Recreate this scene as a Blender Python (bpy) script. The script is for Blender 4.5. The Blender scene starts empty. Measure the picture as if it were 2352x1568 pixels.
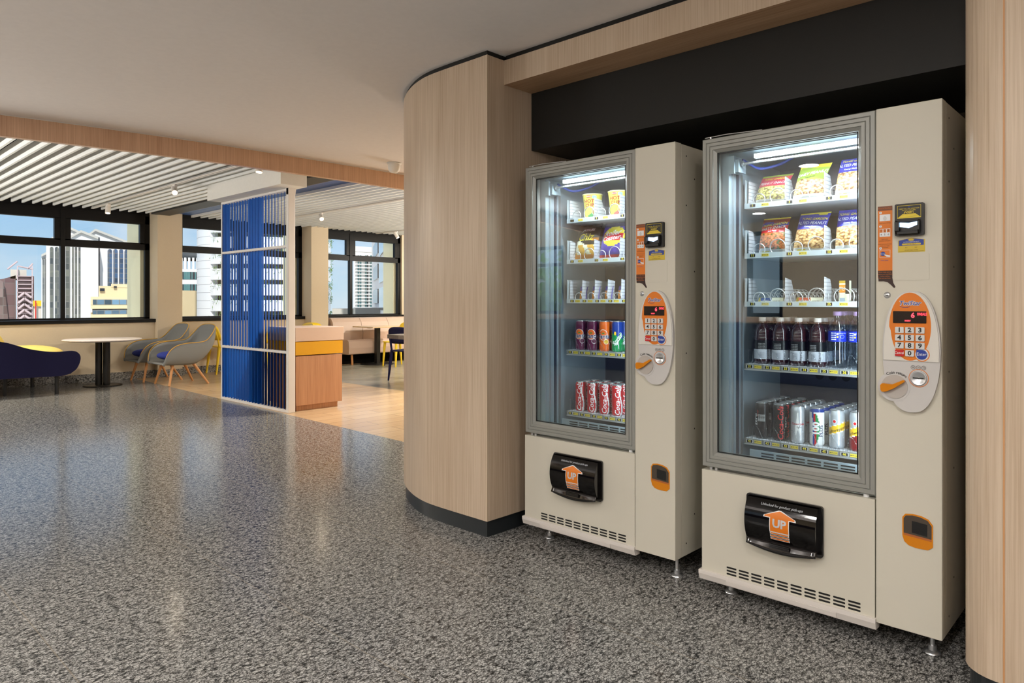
import bpy, bmesh, math, random
from mathutils import Vector, Matrix
R = math.radians
PI = math.pi
scene = bpy.context.scene
COL = scene.collection

# ------------------------------------------------------------------ camera, sky, sun, lamps, exposure
FOC, HZ, EYE = 1612.0, 694.0, 1.18            # focal length and horizon in pixels of the 2352 x 1568 frame
FX, FY = 0.72685, 0.68680                     # viewing direction
RX, RY = FY, -FX
cd = bpy.data.cameras.new('camera')
cam = bpy.data.objects.new('camera', cd)
COL.objects.link(cam)
cam.location = (0, 0, EYE)
cam.rotation_euler = (PI / 2, 0, -math.atan2(FX, FY))
cd.sensor_width = 36.0
cd.lens = FOC * 36.0 / 2352.0
cd.shift_y = -(784.0 - HZ) / 2352.0
cd.clip_start = 0.05
cd.clip_end = 600
scene.camera = cam

scene.view_settings.view_transform = 'Standard'
scene.view_settings.look = 'None'
scene.view_settings.gamma = 1.0
scene.view_settings.exposure = 0.0
scene.view_settings.use_curve_mapping = False
scene.cycles.max_bounces = 8
scene.cycles.diffuse_bounces = 4
scene.cycles.glossy_bounces = 4
scene.cycles.transmission_bounces = 6
scene.cycles.transparent_max_bounces = 14
scene.cycles.caustics_reflective = False
scene.cycles.caustics_refractive = False
scene.cycles.sample_clamp_indirect = 6.0
scene.cycles.use_denoising = True

w = bpy.data.worlds.new('sky'); scene.world = w; w.use_nodes = True
nt = w.node_tree; nt.nodes.clear()
N = nt.nodes.new
tc = N('ShaderNodeTexCoord'); sep = N('ShaderNodeSeparateXYZ')
nt.links.new(tc.outputs['Generated'], sep.inputs[0])
ramp = N('ShaderNodeValToRGB')
cr = ramp.color_ramp
cr.elements[0].position = 0.0; cr.elements[0].color = (0.62, 0.82, 0.95, 1)
cr.elements[1].position = 0.55; cr.elements[1].color = (0.85, 0.93, 1.05, 1)
e = cr.elements.new(0.16); e.color = (0.27, 0.56, 0.92, 1)
e = cr.elements.new(0.26); e.color = (0.30, 0.56, 0.95, 1)
nt.links.new(sep.outputs['Z'], ramp.inputs[0])
mp = N('ShaderNodeMapping'); mp.inputs['Scale'].default_value = (2.2, 2.2, 9.0)
nt.links.new(tc.outputs['Generated'], mp.inputs[0])
ns = N('ShaderNodeTexNoise'); ns.inputs['Scale'].default_value = 2.6; ns.inputs['Detail'].default_value = 6
nt.links.new(mp.outputs[0], ns.inputs['Vector'])
r2 = N('ShaderNodeValToRGB'); r2.color_ramp.elements[0].position = 0.45; r2.color_ramp.elements[1].position = 0.85
nt.links.new(ns.outputs[0], r2.inputs[0])
mx = N('ShaderNodeMixRGB'); mx.inputs[2].default_value = (0.80, 0.88, 0.97, 1)
nt.links.new(r2.outputs[0], mx.inputs[0]); nt.links.new(ramp.outputs[0], mx.inputs[1])
bg = N('ShaderNodeBackground'); bg.inputs[1].default_value = 1.0
nt.links.new(mx.outputs[0], bg.inputs[0])
wo = N('ShaderNodeOutputWorld'); nt.links.new(bg.outputs[0], wo.inputs[0])

def light(name, kind, loc, energy, color=(1, 1, 1), size=0.3, rot=(0, 0, 0), **k):
    l = bpy.data.lights.new(name, kind)
    l.energy = energy; l.color = color
    if kind == 'AREA':
        l.shape = k.get('shape', 'DISK'); l.size = size
        if 'size_y' in k: l.size_y = k['size_y']
        if 'spread' in k: l.spread = k['spread']
    elif kind == 'SPOT':
        l.spot_size = k.get('cone', R(70)); l.spot_blend = k.get('blend', 0.6); l.shadow_soft_size = size
    elif kind == 'SUN':
        l.angle = R(1.0)
    else:
        l.shadow_soft_size = size
    o = bpy.data.objects.new(name, l)
    o.location = loc; o.rotation_euler = rot
    COL.objects.link(o)
    return o

sun = light('sun', 'SUN', (0, -30, 40), 3.9, (1.0, 0.96, 0.88))
sun.rotation_euler = Vector((0.30, 0.75, -0.55)).to_track_quat('-Z', 'Y').to_euler()
# unseen area lights added at ceiling height to brighten the hall and the lounge
for (x, y, e) in ((0.2, 1.3, 22), (0.9, 0.1, 22), (-1.4, 0.4, 30), (-1.2, 2.4, 40), (-2.6, 4.4, 55), (-3.6, 1.6, 45), (-0.2, -1.4, 34), (-4.2, 4.2, 45)):
    light('hall_fill_light', 'AREA', (x, y, 2.41), e * 0.72, (1.0, 0.96, 0.91), 0.16)
for (x, y, e) in ((-0.6, 8.2, 110), (0.4, 10.6, 120), (5.6, 6.2, 110), (7.6, 6.6, 110), (9.6, 9.6, 120)):
    light('lounge_fill_light', 'AREA', (x, y, 2.53), e, (1.0, 0.93, 0.82), 0.16)
# upward area lights added out of view to lift the ceilings and slats
for (x, y, z, e, sx, sy, c) in ((-3.2, 1.5, 1.6, 170, 0.3, 5.0, (1.0, 0.95, 0.91)), (-0.5, -2.6, 1.6, 110, 3.0, 0.3, (1.0, 0.95, 0.91)), (-2.0, 9.0, 1.2, 620, 0.3, 4.0, (1.0, 0.97, 0.93)), (8.8, 6.2, 1.3, 420, 2.4, 0.3, (1.0, 0.95, 0.88)), (10.6, 8.0, 1.2, 420, 0.3, 4.0, (1.0, 0.95, 0.88))):
    light('upward_fill_light', 'AREA', (x, y, z), e, c, sx, (PI, 0, 0), shape='RECTANGLE', size_y=sy)

# ------------------------------------------------------------------ materials
def lin(c):
    c = c / 255.0
    return c / 12.92 if c <= 0.04045 else ((c + 0.055) / 1.055) ** 2.4
def rgb(r, g, b): return (lin(r), lin(g), lin(b), 1)
def mat(name, col, rough=0.5, metal=0.0, spec=0.5, emit=None, es=0.0, coat=0.0, trans=0.0, ior=1.45):
    m = bpy.data.materials.new(name); m.use_nodes = True
    b = m.node_tree.nodes['Principled BSDF']
    b.inputs['Base Color'].default_value = col
    b.inputs['Roughness'].default_value = rough
    b.inputs['Metallic'].default_value = metal
    b.inputs['Specular IOR Level'].default_value = spec
    b.inputs['Coat Weight'].default_value = coat
    b.inputs['Coat Roughness'].default_value = 0.08
    b.inputs['Transmission Weight'].default_value = trans
    b.inputs['IOR'].default_value = ior
    if emit:
        b.inputs['Emission Color'].default_value = emit
        b.inputs['Emission Strength'].default_value = es
    return m
def nodes(m): return m.node_tree.nodes, m.node_tree.links, m.node_tree.nodes['Principled BSDF']
def coords(m, scale, obj=True):
    n, l, b = nodes(m)
    t = n.new('ShaderNodeTexCoord'); p = n.new('ShaderNodeMapping')
    p.inputs['Scale'].default_value = scale
    l.new(t.outputs['Object'], p.inputs[0])
    return p.outputs[0]
def rampnode(m, src, stops):
    n, l, b = nodes(m)
    r = n.new('ShaderNodeValToRGB'); c = r.color_ramp
    c.elements[0].position, c.elements[0].color = stops[0]
    c.elements[1].position, c.elements[1].color = stops[-1]
    for p, q in stops[1:-1]:
        e = c.elements.new(p); e.color = q
    l.new(src, r.inputs[0])
    return r.outputs[0]
def noise(m, vec, scale, detail=3, rough=0.5, dist=0.0):
    n, l, b = nodes(m)
    t = n.new('ShaderNodeTexNoise')
    t.inputs['Scale'].default_value = scale; t.inputs['Detail'].default_value = detail
    t.inputs['Roughness'].default_value = rough; t.inputs['Distortion'].default_value = dist
    l.new(vec, t.inputs['Vector'])
    return t.outputs[0]
def mixc(m, fac, a, b2, mode='MIX'):
    n, l, b = nodes(m)
    x = n.new('ShaderNodeMixRGB'); x.blend_type = mode
    for s, v in ((0, fac), (1, a), (2, b2)):
        if hasattr(v, 'node'): l.new(v, x.inputs[s])
        elif isinstance(v, (int, float)): x.inputs[s].default_value = v
        else: x.inputs[s].default_value = v
    return x.outputs[0]
def base(m, out): nodes(m)[1].new(out, nodes(m)[2].inputs['Base Color'])
def bump(m, h, strength=0.2, dist=0.002):
    n, l, b = nodes(m)
    k = n.new('ShaderNodeBump'); k.inputs['Strength'].default_value = strength; k.inputs['Distance'].default_value = dist
    l.new(h, k.inputs['Height']); l.new(k.outputs[0], b.inputs['Normal'])

def veneer(name, c1, c2, rough=0.34, scale=(140, 140, 2.2)):
    m = mat(name, c1, rough, 0, 0.4)
    v = coords(m, scale)
    a = noise(m, v, 1.0, 4, 0.65)
    v2 = coords(m, (scale[0] * 0.12, scale[1] * 0.12, scale[2] * 0.5))
    bq = noise(m, v2, 1.0, 2)
    c = rampnode(m, a, [(0.30, c2), (0.62, c1)])
    base(m, mixc(m, 0.35, c, rampnode(m, bq, [(0.3, c2), (0.7, c1)])))
    bump(m, a, 0.06, 0.001)
    return m
VEN = veneer('pale_veneer', rgb(206, 188, 166), rgb(176, 154, 130))
VENO = veneer('warm_lit_veneer', rgb(220, 184, 154), rgb(188, 148, 120))  # the pale veneer again, with warm light put into its colour
VENH = veneer('oak_veneer_lengthwise', rgb(200, 166, 132), rgb(160, 124, 92), 0.42, (140, 2.2, 140))

def granite(name='speckled_granite', rough=0.10):
    m = mat(name, rgb(120, 118, 112), rough, 0, 0.5)
    n, l, b = nodes(m)
    v = coords(m, (1.0, 1.7, 1.4))
    dn = n.new('ShaderNodeTexNoise'); dn.inputs['Scale'].default_value = 55; dn.inputs['Detail'].default_value = 4; dn.inputs['Roughness'].default_value = 0.65
    l.new(v, dn.inputs['Vector'])
    va = n.new('ShaderNodeVectorMath'); va.operation = 'MULTIPLY_ADD'; va.inputs[1].default_value = (0.030, 0.030, 0.030); l.new(dn.outputs['Color'], va.inputs[0]); l.new(v, va.inputs[2])
    def cells(scale):
        vo = n.new('ShaderNodeTexVoronoi'); vo.feature = 'DISTANCE_TO_EDGE'; vo.inputs['Scale'].default_value = scale; l.new(va.outputs[0], vo.inputs['Vector']); return vo.outputs['Distance']
    e1 = rampnode(m, cells(62), [(0.02, (0.030, 0.030, 0.031, 1)), (0.07, (0.30, 0.297, 0.29, 1)), (0.14, (1, 1, 1, 1))])
    e2 = rampnode(m, cells(34), [(0.012, (0.05, 0.05, 0.05, 1)), (0.06, (1, 1, 1, 1))])
    cl = noise(m, v, 42, 4, 0.6)
    tone = rampnode(m, cl, [(0.36, (0.10, 0.099, 0.096, 1)), (0.48, (0.39, 0.384, 0.366, 1)), (0.70, (0.53, 0.517, 0.49, 1))])
    c = mixc(m, 0.88, tone, e1, 'MULTIPLY')
    c = mixc(m, 0.70, c, e2, 'MULTIPLY')
    clump = rampnode(m, noise(m, v, 21, 3, 0.6), [(0.36, (0.34, 0.34, 0.34, 1)), (0.48, (1, 1, 1, 1))])
    c = mixc(m, 0.75, c, clump, 'MULTIPLY')
    big = noise(m, coords(m, (0.9, 0.9, 0.9)), 1.0, 2)
    c = mixc(m, 0.30, c, rampnode(m, big, [(0.35, (0.84, 0.85, 0.88, 1)), (0.7, (1.0, 0.97, 0.93, 1))]), 'MULTIPLY')
    base(m, c)
    return m
GRAN = granite()
# joints between the granite slabs run along the hall
def add_joints(m):
    n, l, b = nodes(m)
    t = n.new('ShaderNodeTexCoord'); s = n.new('ShaderNodeSeparateXYZ'); l.new(t.outputs['Object'], s.inputs[0])
    a = n.new('ShaderNodeMath'); a.operation = 'ADD'; a.inputs[1].default_value = 0.06; l.new(s.outputs['X'], a.inputs[0])
    p = n.new('ShaderNodeMath'); p.operation = 'PINGPONG'; p.inputs[1].default_value = 0.36; l.new(a.outputs[0], p.inputs[0])
    g = n.new('ShaderNodeMath'); g.operation = 'LESS_THAN'; g.inputs[1].default_value = 0.0025; l.new(p.outputs[0], g.inputs[0])
    src = b.inputs['Base Color'].links[0].from_socket
    f = n.new('ShaderNodeMath'); f.operation = 'MULTIPLY'; f.inputs[1].default_value = 0.35; l.new(g.outputs[0], f.inputs[0])
    base(m, mixc(m, f.outputs[0], src, rgb(150, 138, 120)))
FLOORM = granite('polished_granite_floor', 0.16); add_joints(FLOORM)
nodes(FLOORM)[2].inputs['Specular IOR Level'].default_value = 0.17

def planks(name, c1, c2, rough, bw, bh, mortar):
    m = mat(name, c1, rough, 0, 0.5)
    n, l, b = nodes(m)
    br = n.new('ShaderNodeTexBrick')
    br.inputs['Scale'].default_value = 1.0; br.inputs['Brick Width'].default_value = bw; br.inputs['Row Height'].default_value = bh
    br.inputs['Mortar Size'].default_value = 0.0025; br.inputs['Color1'].default_value = c1; br.inputs['Color2'].default_value = c2
    br.inputs['Mortar'].default_value = mortar
    l.new(coords(m, (1, 1, 1)), br.inputs['Vector'])
    g = noise(m, coords(m, (2, 40, 40)), 1.0, 4)
    base(m, mixc(m, 0.30, br.outputs['Color'], rampnode(m, g, [(0.3, (0.55, 0.5, 0.45, 1)), (0.7, (1, 1, 1, 1))]), 'MULTIPLY'))
    return m
WOODF = planks('wood_look_tile', rgb(200, 172, 136), rgb(190, 160, 124), 0.22, 0.9, 0.2, rgb(140, 108, 78))
GREYF = planks('grey_tile', rgb(150, 146, 132), rgb(140, 136, 122), 0.25, 1.2, 0.3, rgb(110, 106, 96))

def plaster(name, c, sc=60, st=0.08, rough=0.85):
    m = mat(name, c, rough, 0, 0.2)
    a = noise(m, coords(m, (sc, sc, sc)), 1.0, 4)
    base(m, mixc(m, 0.08, c, rampnode(m, a, [(0.3, (0.6, 0.6, 0.6, 1)), (0.7, (1, 1, 1, 1))]), 'MULTIPLY'))
    bump(m, a, st, 0.002)
    return m
CEIL = plaster('ceiling_paint', rgb(232, 226, 222), 30, 0.04)
WALLB = plaster('beige_wall_paint', rgb(206, 190, 164), 80, 0.08)
FINM = plaster('cream_render', rgb(252, 248, 216), 30, 0.3)
WHITEP = plaster('white_paint', rgb(232, 230, 224), 30, 0.03, 0.6)
SLAT = mat('white_slat', rgb(240, 240, 236), 0.5, 0, 0.3)
BLACKS = mat('matt_black_board', (0.014, 0.014, 0.013, 1), 0.45, 0, 0.35)
PLEN = mat('black_plenum', (0.004, 0.004, 0.004, 1), 0.9, 0, 0.1)
SKIRT = mat('dark_skirting', (0.018, 0.022, 0.025, 1), 0.28, 0, 0.5)
FRAME = mat('black_window_frame', (0.004, 0.004, 0.004, 1), 0.4, 0, 0.25)
BLUEP = mat('blue_panel', rgb(30, 74, 140), 0.35, 0, 0.4)

def thin_glass(name, tint, f0, f90, rough=0.0):
    m = bpy.data.materials.new(name); m.use_nodes = True
    n, l = m.node_tree.nodes, m.node_tree.links
    n.clear()
    o = n.new('ShaderNodeOutputMaterial'); mx = n.new('ShaderNodeMixShader')
    t = n.new('ShaderNodeBsdfTransparent'); t.inputs[0].default_value = tint
    g = n.new('ShaderNodeBsdfGlossy'); g.inputs['Roughness'].default_value = rough
    lw = n.new('ShaderNodeLayerWeight'); lw.inputs[0].default_value = 0.5
    r = n.new('ShaderNodeMapRange'); r.inputs[3].default_value = f0; r.inputs[4].default_value = f90
    pw = n.new('ShaderNodeMath'); pw.operation = 'POWER'; pw.inputs[1].default_value = 2.5
    l.new(lw.outputs['Facing'], pw.inputs[0]); l.new(pw.outputs[0], r.inputs[0])
    l.new(r.outputs[0], mx.inputs[0]); l.new(t.outputs[0], mx.inputs[1]); l.new(g.outputs[0], mx.inputs[2]); l.new(mx.outputs[0], o.inputs[0])
    return m
WGLASS = thin_glass('window_glass', (0.97, 0.98, 0.98, 1), 0.03, 0.5)
MGLASS = thin_glass('coated_door_glass', (0.90, 0.95, 0.96, 1), 0.085, 0.72)
CLEARP = thin_glass('clear_plastic', (0.92, 0.94, 0.96, 1), 0.10, 0.85, 0.08)

# ------------------------------------------------------------------ mesh builder
_txt = {}
TEXT_CUT = [0.0]
def text_geo(s, size, shear=0.0, bold=0.0, cut=0.0):
    k = (s, shear, bold, cut)
    if k not in _txt:
        c = bpy.data.curves.new('t', 'FONT'); c.body = s; c.align_x = 'CENTER'; c.align_y = 'CENTER'
        c.size = 1.0; c.resolution_u = 2; c.shear = shear; c.offset = bold; c.fill_mode = 'FRONT'
        o = bpy.data.objects.new('t', c); COL.objects.link(o)
        bpy.context.view_layer.update()
        dg = bpy.context.evaluated_depsgraph_get()
        me = o.evaluated_get(dg).to_mesh()
        if cut:                                              # extra cuts so the letters can follow a curved surface
            bm = bmesh.new(); bm.from_mesh(me)
            for ax in (0, 1):
                lo = min(v.co[ax] for v in bm.verts); hi = max(v.co[ax] for v in bm.verts); q = lo + cut
                while q < hi:
                    bmesh.ops.bisect_plane(bm, geom=bm.verts[:] + bm.edges[:] + bm.faces[:], plane_co=(q, q, 0), plane_no=(1, 0, 0) if ax == 0 else (0, 1, 0)); q += cut
            bm.to_mesh(me); bm.free()
        _txt[k] = ([tuple(v.co) for v in me.vertices], [tuple(p.vertices) for p in me.polygons])
        o.evaluated_get(dg).to_mesh_clear()
        bpy.data.objects.remove(o); bpy.data.curves.remove(c)
    V, F = _txt[k]
    return [(x * size, y * size) for x, y, z in V], F

class MB:
    def __init__(s): s.v = []; s.f = []; s.m = []; s.s = []
    def add(s, V, F, mi=0, smooth=False):
        o = len(s.v); s.v += [tuple(p) for p in V]
        for i, f in enumerate(F):
            s.f.append(tuple(o + q for q in f)); s.m.append(mi if isinstance(mi, int) else mi[i]); s.s.append(smooth)
        return s
    def box(s, x0, x1, y0, y1, z0, z1, mi=0):
        V = [(x, y, z) for x in (x0, x1) for y in (y0, y1) for z in (z0, z1)]
        return s.add(V, [(0, 1, 3, 2), (4, 6, 7, 5), (0, 4, 5, 1), (2, 3, 7, 6), (0, 2, 6, 4), (1, 5, 7, 3)], mi)
    def obox(s, c, sx, sy, sz, M, mi=0):
        V = [Vector(c) + M @ Vector((x * sx / 2, y * sy / 2, z * sz / 2)) for x in (-1, 1) for y in (-1, 1) for z in (-1, 1)]
        return s.add(V, [(0, 1, 3, 2), (4, 6, 7, 5), (0, 4, 5, 1), (2, 3, 7, 6), (0, 2, 6, 4), (1, 5, 7, 3)], mi)
    def prism(s, poly, fn, a, b, mi=0, smooth=False, caps=True):
        n = len(poly)
        V = [fn(p[0], p[1], a) for p in poly] + [fn(p[0], p[1], b) for p in poly]
        s.add(V, [(i, (i + 1) % n, n + (i + 1) % n, n + i) for i in range(n)], mi, smooth)
        if caps: s.add(V, [tuple(range(n - 1, -1, -1)), tuple(range(n, 2 * n))], mi)
        return s
    def flat(s, poly, fn, mi=0):
        return s.add([fn(p[0], p[1]) for p in poly], [tuple(range(len(poly)))], mi)
    def tube(s, path, r, n=8, closed=False, mi=0, caps=True, flatz=1.0):
        P = [Vector(p) for p in path]; m = len(P); V = []; up = None
        for i, p in enumerate(P):
            d = (P[(i + 1) % m] - P[i - 1]) if closed else (P[min(i + 1, m - 1)] - P[max(i - 1, 0)])
            d.normalize()
            if up is None:
                up = Vector((0, 0, 1)) if abs(d.z) < 0.9 else Vector((1, 0, 0))
            a = up - d * up.dot(d); a.normalize(); b = d.cross(a); up = a
            rr = r[i] if isinstance(r, (list, tuple)) else r
            V += [p + (a * math.cos(2 * PI * k / n) * flatz + b * math.sin(2 * PI * k / n)) * rr for k in range(n)]
        F = []
        for i in range(m if closed else m - 1):
            j = (i + 1) % m
            F += [(i * n + k, i * n + (k + 1) % n, j * n + (k + 1) % n, j * n + k) for k in range(n)]
        s.add(V, F, mi, True)
        if caps and not closed:
            s.add(V, [tuple(range(n - 1, -1, -1)), tuple((m - 1) * n + k for k in range(n))], mi)
        return s
    def cyl(s, p0, p1, r, n=16, mi=0, r1=None):
        return s.tube([p0, p1], [r, r if r1 is None else r1], n, False, mi)
    def lathe(s, prof, cx=0, cy=0, cz=0, n=32, mi=0, smooth=True):
        V = [(cx + r * math.cos(2 * PI * k / n), cy + r * math.sin(2 * PI * k / n), cz + z) for r, z in prof for k in range(n)]
        F = []; M = []
        for i in range(len(prof) - 1):
            for k in range(n):
                F.append((i * n + k, i * n + (k + 1) % n, (i + 1) * n + (k + 1) % n, (i + 1) * n + k))
                M.append(mi(2 * PI * (k + 0.5) / n, (prof[i][1] + prof[i + 1][1]) / 2) if callable(mi) else mi)
        return s.add(V, F, M, smooth)
    def grid(s, fn, nu, nv, mi=0, closeu=False, smooth=True):
        cu = nu if closeu else nu + 1
        V = [fn(i / nu, j / nv) for j in range(nv + 1) for i in range(cu)]
        F = []; M = []
        for j in range(nv):
            for i in range(nu):
                F.append((j * cu + i, j * cu + (i + 1) % cu, (j + 1) * cu + (i + 1) % cu, (j + 1) * cu + i))
                M.append(mi((i + 0.5) / nu, (j + 0.5) / nv) if callable(mi) else mi)
        return s.add(V, F, M, smooth)
    def text(s, t, size, fn, mi=0, shear=0.0, bold=0.0, sx=1.0, cut=None):
        V, F = text_geo(t, size, shear, bold, TEXT_CUT[0] if cut is None else cut)
        return s.add([fn(x * sx, y) for x, y in V], F, mi)
    def build(s, name, mats, parent=None, loc=(0, 0, 0), bevel=0.0, subsurf=0, solid=0.0, rotz=0.0, seg=2):
        me = bpy.data.meshes.new(name)
        me.from_pydata(s.v, [], s.f)
        me.polygons.foreach_set('material_index', s.m); me.polygons.foreach_set('use_smooth', s.s)
        for m in (mats if isinstance(mats, (list, tuple)) else [mats]): me.materials.append(m)
        me.validate(); me.update()
        o = bpy.data.objects.new(name, me); COL.objects.link(o)
        o.location = loc; o.rotation_euler = (0, 0, rotz)
        if parent is not None: o.parent = parent
        if solid:
            q = o.modifiers.new('thickness', 'SOLIDIFY'); q.thickness = solid; q.offset = 0
        if bevel:
            q = o.modifiers.new('bevel', 'BEVEL'); q.width = bevel; q.segments = seg; q.limit_method = 'ANGLE'; q.angle_limit = R(40)
        if subsurf:
            q = o.modifiers.new('subdiv', 'SUBSURF'); q.levels = subsurf; q.render_levels = subsurf
        return o
def tag(o, label, cat, group=None, kind=None):
    o['label'] = label; o['category'] = cat
    if group: o['group'] = group
    if kind: o['kind'] = kind
    return o
def thing(name, label, cat, loc=(0, 0, 0), rotz=0.0, group=None):
    o = bpy.data.objects.new(name, None); COL.objects.link(o)
    o.empty_display_size = 0.1; o.location = loc; o.rotation_euler = (0, 0, rotz)
    return tag(o, label, cat, group)
def struct(o):
    o['kind'] = 'structure'; return o
def dup(root, loc, label=None, group=None, rotz=None):
    r = root.copy(); COL.objects.link(r); r.location = loc
    if rotz is not None: r.rotation_euler = (0, 0, rotz)
    if label: r['label'] = label
    if group: r['group'] = group
    for ch in list(root.children):
        c = ch.copy(); COL.objects.link(c); c.parent = r
        for g in list(ch.children):
            d = g.copy(); COL.objects.link(d); d.parent = c
    return r
def rrect(x0, x1, y0, y1, r, n=5):
    P = []
    for cx, cy, a in ((x1 - r, y1 - r, 0), (x0 + r, y1 - r, 90), (x0 + r, y0 + r, 180), (x1 - r, y0 + r, 270)):
        P += [(cx + r * math.cos(R(a + 90 * k / n)), cy + r * math.sin(R(a + 90 * k / n))) for k in range(n + 1)]
    return P
def circ(cx, cy, r, n=24, ry=None): return [(cx + r * math.cos(2 * PI * k / n), cy + (ry or r) * math.sin(2 * PI * k / n)) for k in range(n)]
def at(px, Y):                                     # x on the plane y = Y seen at pixel column px
    u = (px - 1176.0) / FOC
    return (FX + u * RX) / (FY + u * RY) * Y
def hz(px, py, Y):                                 # height on the plane y = Y seen at a pixel
    u = (px - 1176.0) / FOC
    return EYE + (HZ - py) / FOC * Y / (FY + u * RY)
def smooth_path(P, n=6):
    out = []
    for i in range(len(P) - 1):
        p0, p1, p2, p3 = P[max(i - 1, 0)], P[i], P[i + 1], P[min(i + 2, len(P) - 1)]
        for k in range(n):
            t = k / n
            out.append(tuple(0.5 * ((2 * b) + (-a + c) * t + (2 * a - 5 * b + 4 * c - d) * t * t + (-a + 3 * b - 3 * c + d) * t ** 3) for a, b, c, d in zip(p0, p1, p2, p3)))
    out.append(tuple(P[-1])); return out

# ------------------------------------------------------------------ the setting
def edge_x(y): return 3.686 + (y - 4.762) * 0.0288
b = MB(); b.flat([(-5.5, -5), (edge_x(3.8), -5), (edge_x(3.8), 3.8), (edge_x(12), 12), (-5.5, 12)], lambda x, y: (x, y, 0))
struct(b.build('floor', FLOORM))
b = MB(); b.flat([(edge_x(3.8), 3.8), (12, 3.8), (12, 12), (edge_x(12), 12)], lambda x, y: (x, y, 0))
struct(b.build('floor_lounge', WOODF))
b = MB(); b.flat([(5.8, 4.6), (12, 4.6), (12, 11.35), (7.3, 11.35), (5.8, 9.6)], lambda x, y: (x, y, 0.0012))
struct(b.build('floor_grey_tile', GREYF))

FAS = smooth_path([(-5.5, 7.4), (-3.0, 6.65), (-1.5, 6.25), (0.0, 5.93), (1.07, 5.745), (1.84, 5.633), (2.53, 5.568), (3.4, 5.548), (4.3, 5.555), (6.6, 5.60)], 6)
def fas_y(x):
    for (x0, y0), (x1, y1) in zip(FAS, FAS[1:]):
        if x0 <= x <= x1: return y0 + (y1 - y0) * (x - x0) / (x1 - x0)
    return 5.60 if x > 6 else 7.4
b = MB()
b.flat([(-5.5, -5)] + [(6.6, -5)] + FAS[::-1], lambda x, y: (x, y, 2.445))
struct(b.build('ceiling', CEIL))
b = MB(); n = len(FAS)
V = [(x, y, 2.445) for x, y in FAS] + [(x, y, 2.30) for x, y in FAS] + [(x, y + 0.05, 2.30) for x, y in FAS] + [(x, y + 0.05, 2.70) for x, y in FAS]
F = []
for i in range(n - 1): F += [(k * n + i, k * n + i + 1, (k + 1) * n + i + 1, (k + 1) * n + i) for k in range(3)]
b.add(V, F, 0, False)
struct(b.build('trim_1', VENO))                       # curved timber bulkhead between hall and lounge
b = MB()
b.tube([(x, y - 0.003, 2.4425) for x, y in FAS], 0.003, 4)
struct(b.build('trim_2', WHITEP))

# curved timber wall beside the alcove, with its skirting and the shadow gap at the ceiling
def offset(P, d):
    out = []
    for i, p in enumerate(P):
        a = Vector(P[max(i - 1, 0)]); c = Vector(P[min(i + 1, len(P) - 1)]); t = (c - a).normalized()
        out.append((p[0] + t.y * d, p[1] - t.x * d))
    return out
CURVE = smooth_path([(2.465, 2.75), (2.468, 2.9), (2.478, 3.0), (2.50, 3.09), (2.532, 3.18), (2.588, 3.30), (2.66, 3.42), (2.75, 3.53), (2.87, 3.64), (3.02, 3.72), (3.2, 3.77), (3.5, 3.80)], 4)
WALLP = [(2.465, 2.5)] + CURVE + [(6.6, 3.80), (12, 3.80)]
def strip(P, z0, z1, mi=0, bb=None):
    bb = bb or MB(); n = len(P)
    bb.add([(x, y, z0) for x, y in P] + [(x, y, z1) for x, y in P], [(i, i + 1, n + i + 1, n + i) for i in range(n - 1)], mi, False)
    return bb
FLANK = [(3.5, 2.5), (2.465, 2.5)]
b = strip(WALLP, 0.083, 2.418); strip(FLANK, 0.083, 2.418, 0, b)
struct(b.build('wall_column', VEN))
INN = [(2.477, 2.512)] + offset(CURVE, 0.012) + [(6.6, 3.79)]
b = strip(INN, 0.0, 0.085); strip([(3.5, 2.512), (2.477, 2.512)], 0.0, 0.085, 0, b)
struct(b.build('baseboard_column', SKIRT))
b = strip(INN, 2.415, 2.446); strip([(3.5, 2.512), (2.477, 2.512)], 2.415, 2.446, 0, b)
struct(b.build('trim_3', BLACKS))
b = MB().box(2.4635, 2.468, 2.498, 2.53, 0.084, 2.418)
struct(b.build('trim_4', VEN))
# right hand timber wall with rounded corner
ARC = [(2.545 + 0.11 * math.cos(R(a)), 0.36 + 0.11 * math.sin(R(a))) for a in range(90, 181, 9)]
RW = [(3.5, 0.47)] + ARC + [(2.435, -5)]
b = strip(RW, 0.083, 2.418)
struct(b.build('wall_right', VEN))
RI = [(3.5, 0.458)] + [(2.545 + 0.098 * math.cos(R(a)), 0.36 + 0.098 * math.sin(R(a))) for a in range(90, 181, 9)] + [(2.447, -5)]
struct(strip(RI, 0, 0.085).build('baseboard_right', SKIRT))
struct(strip(RI, 2.415, 2.446).build('trim_5', BLACKS))
b = MB().box(2.4335, 2.437, 0.355, 0.3595, 0.084, 2.418)
struct(b.build('trim_6', mat('orange_seam', rgb(196, 146, 100), 0.5)))
# bulkhead over the alcove
b = MB(); b.box(2.586, 2.80, 0.47, 2.5, 2.293, 2.418)
b.m = [1 if abs(b.v[f[0]][2] - 2.293) + abs(b.v[f[2]][2] - 2.293) < 1e-4 else 0 for f in b.f]
struct(b.build('trim_7', [VEN, VENH]))
struct(MB().box(2.60, 2.80, 0.47, 2.5, 2.41, 2.446).build('trim_8', BLACKS))
struct(MB().box(2.796, 3.5, 0.471, 2.499, 1.989, 2.44).build('trim_9', BLACKS))
b = MB(); b.box(3.5, 3.52, 0.4, 2.6, 0, 2.44)
struct(b.build('wall_alcove', mat('dark_alcove_wall', rgb(70, 56, 44), 0.7)))

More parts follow.
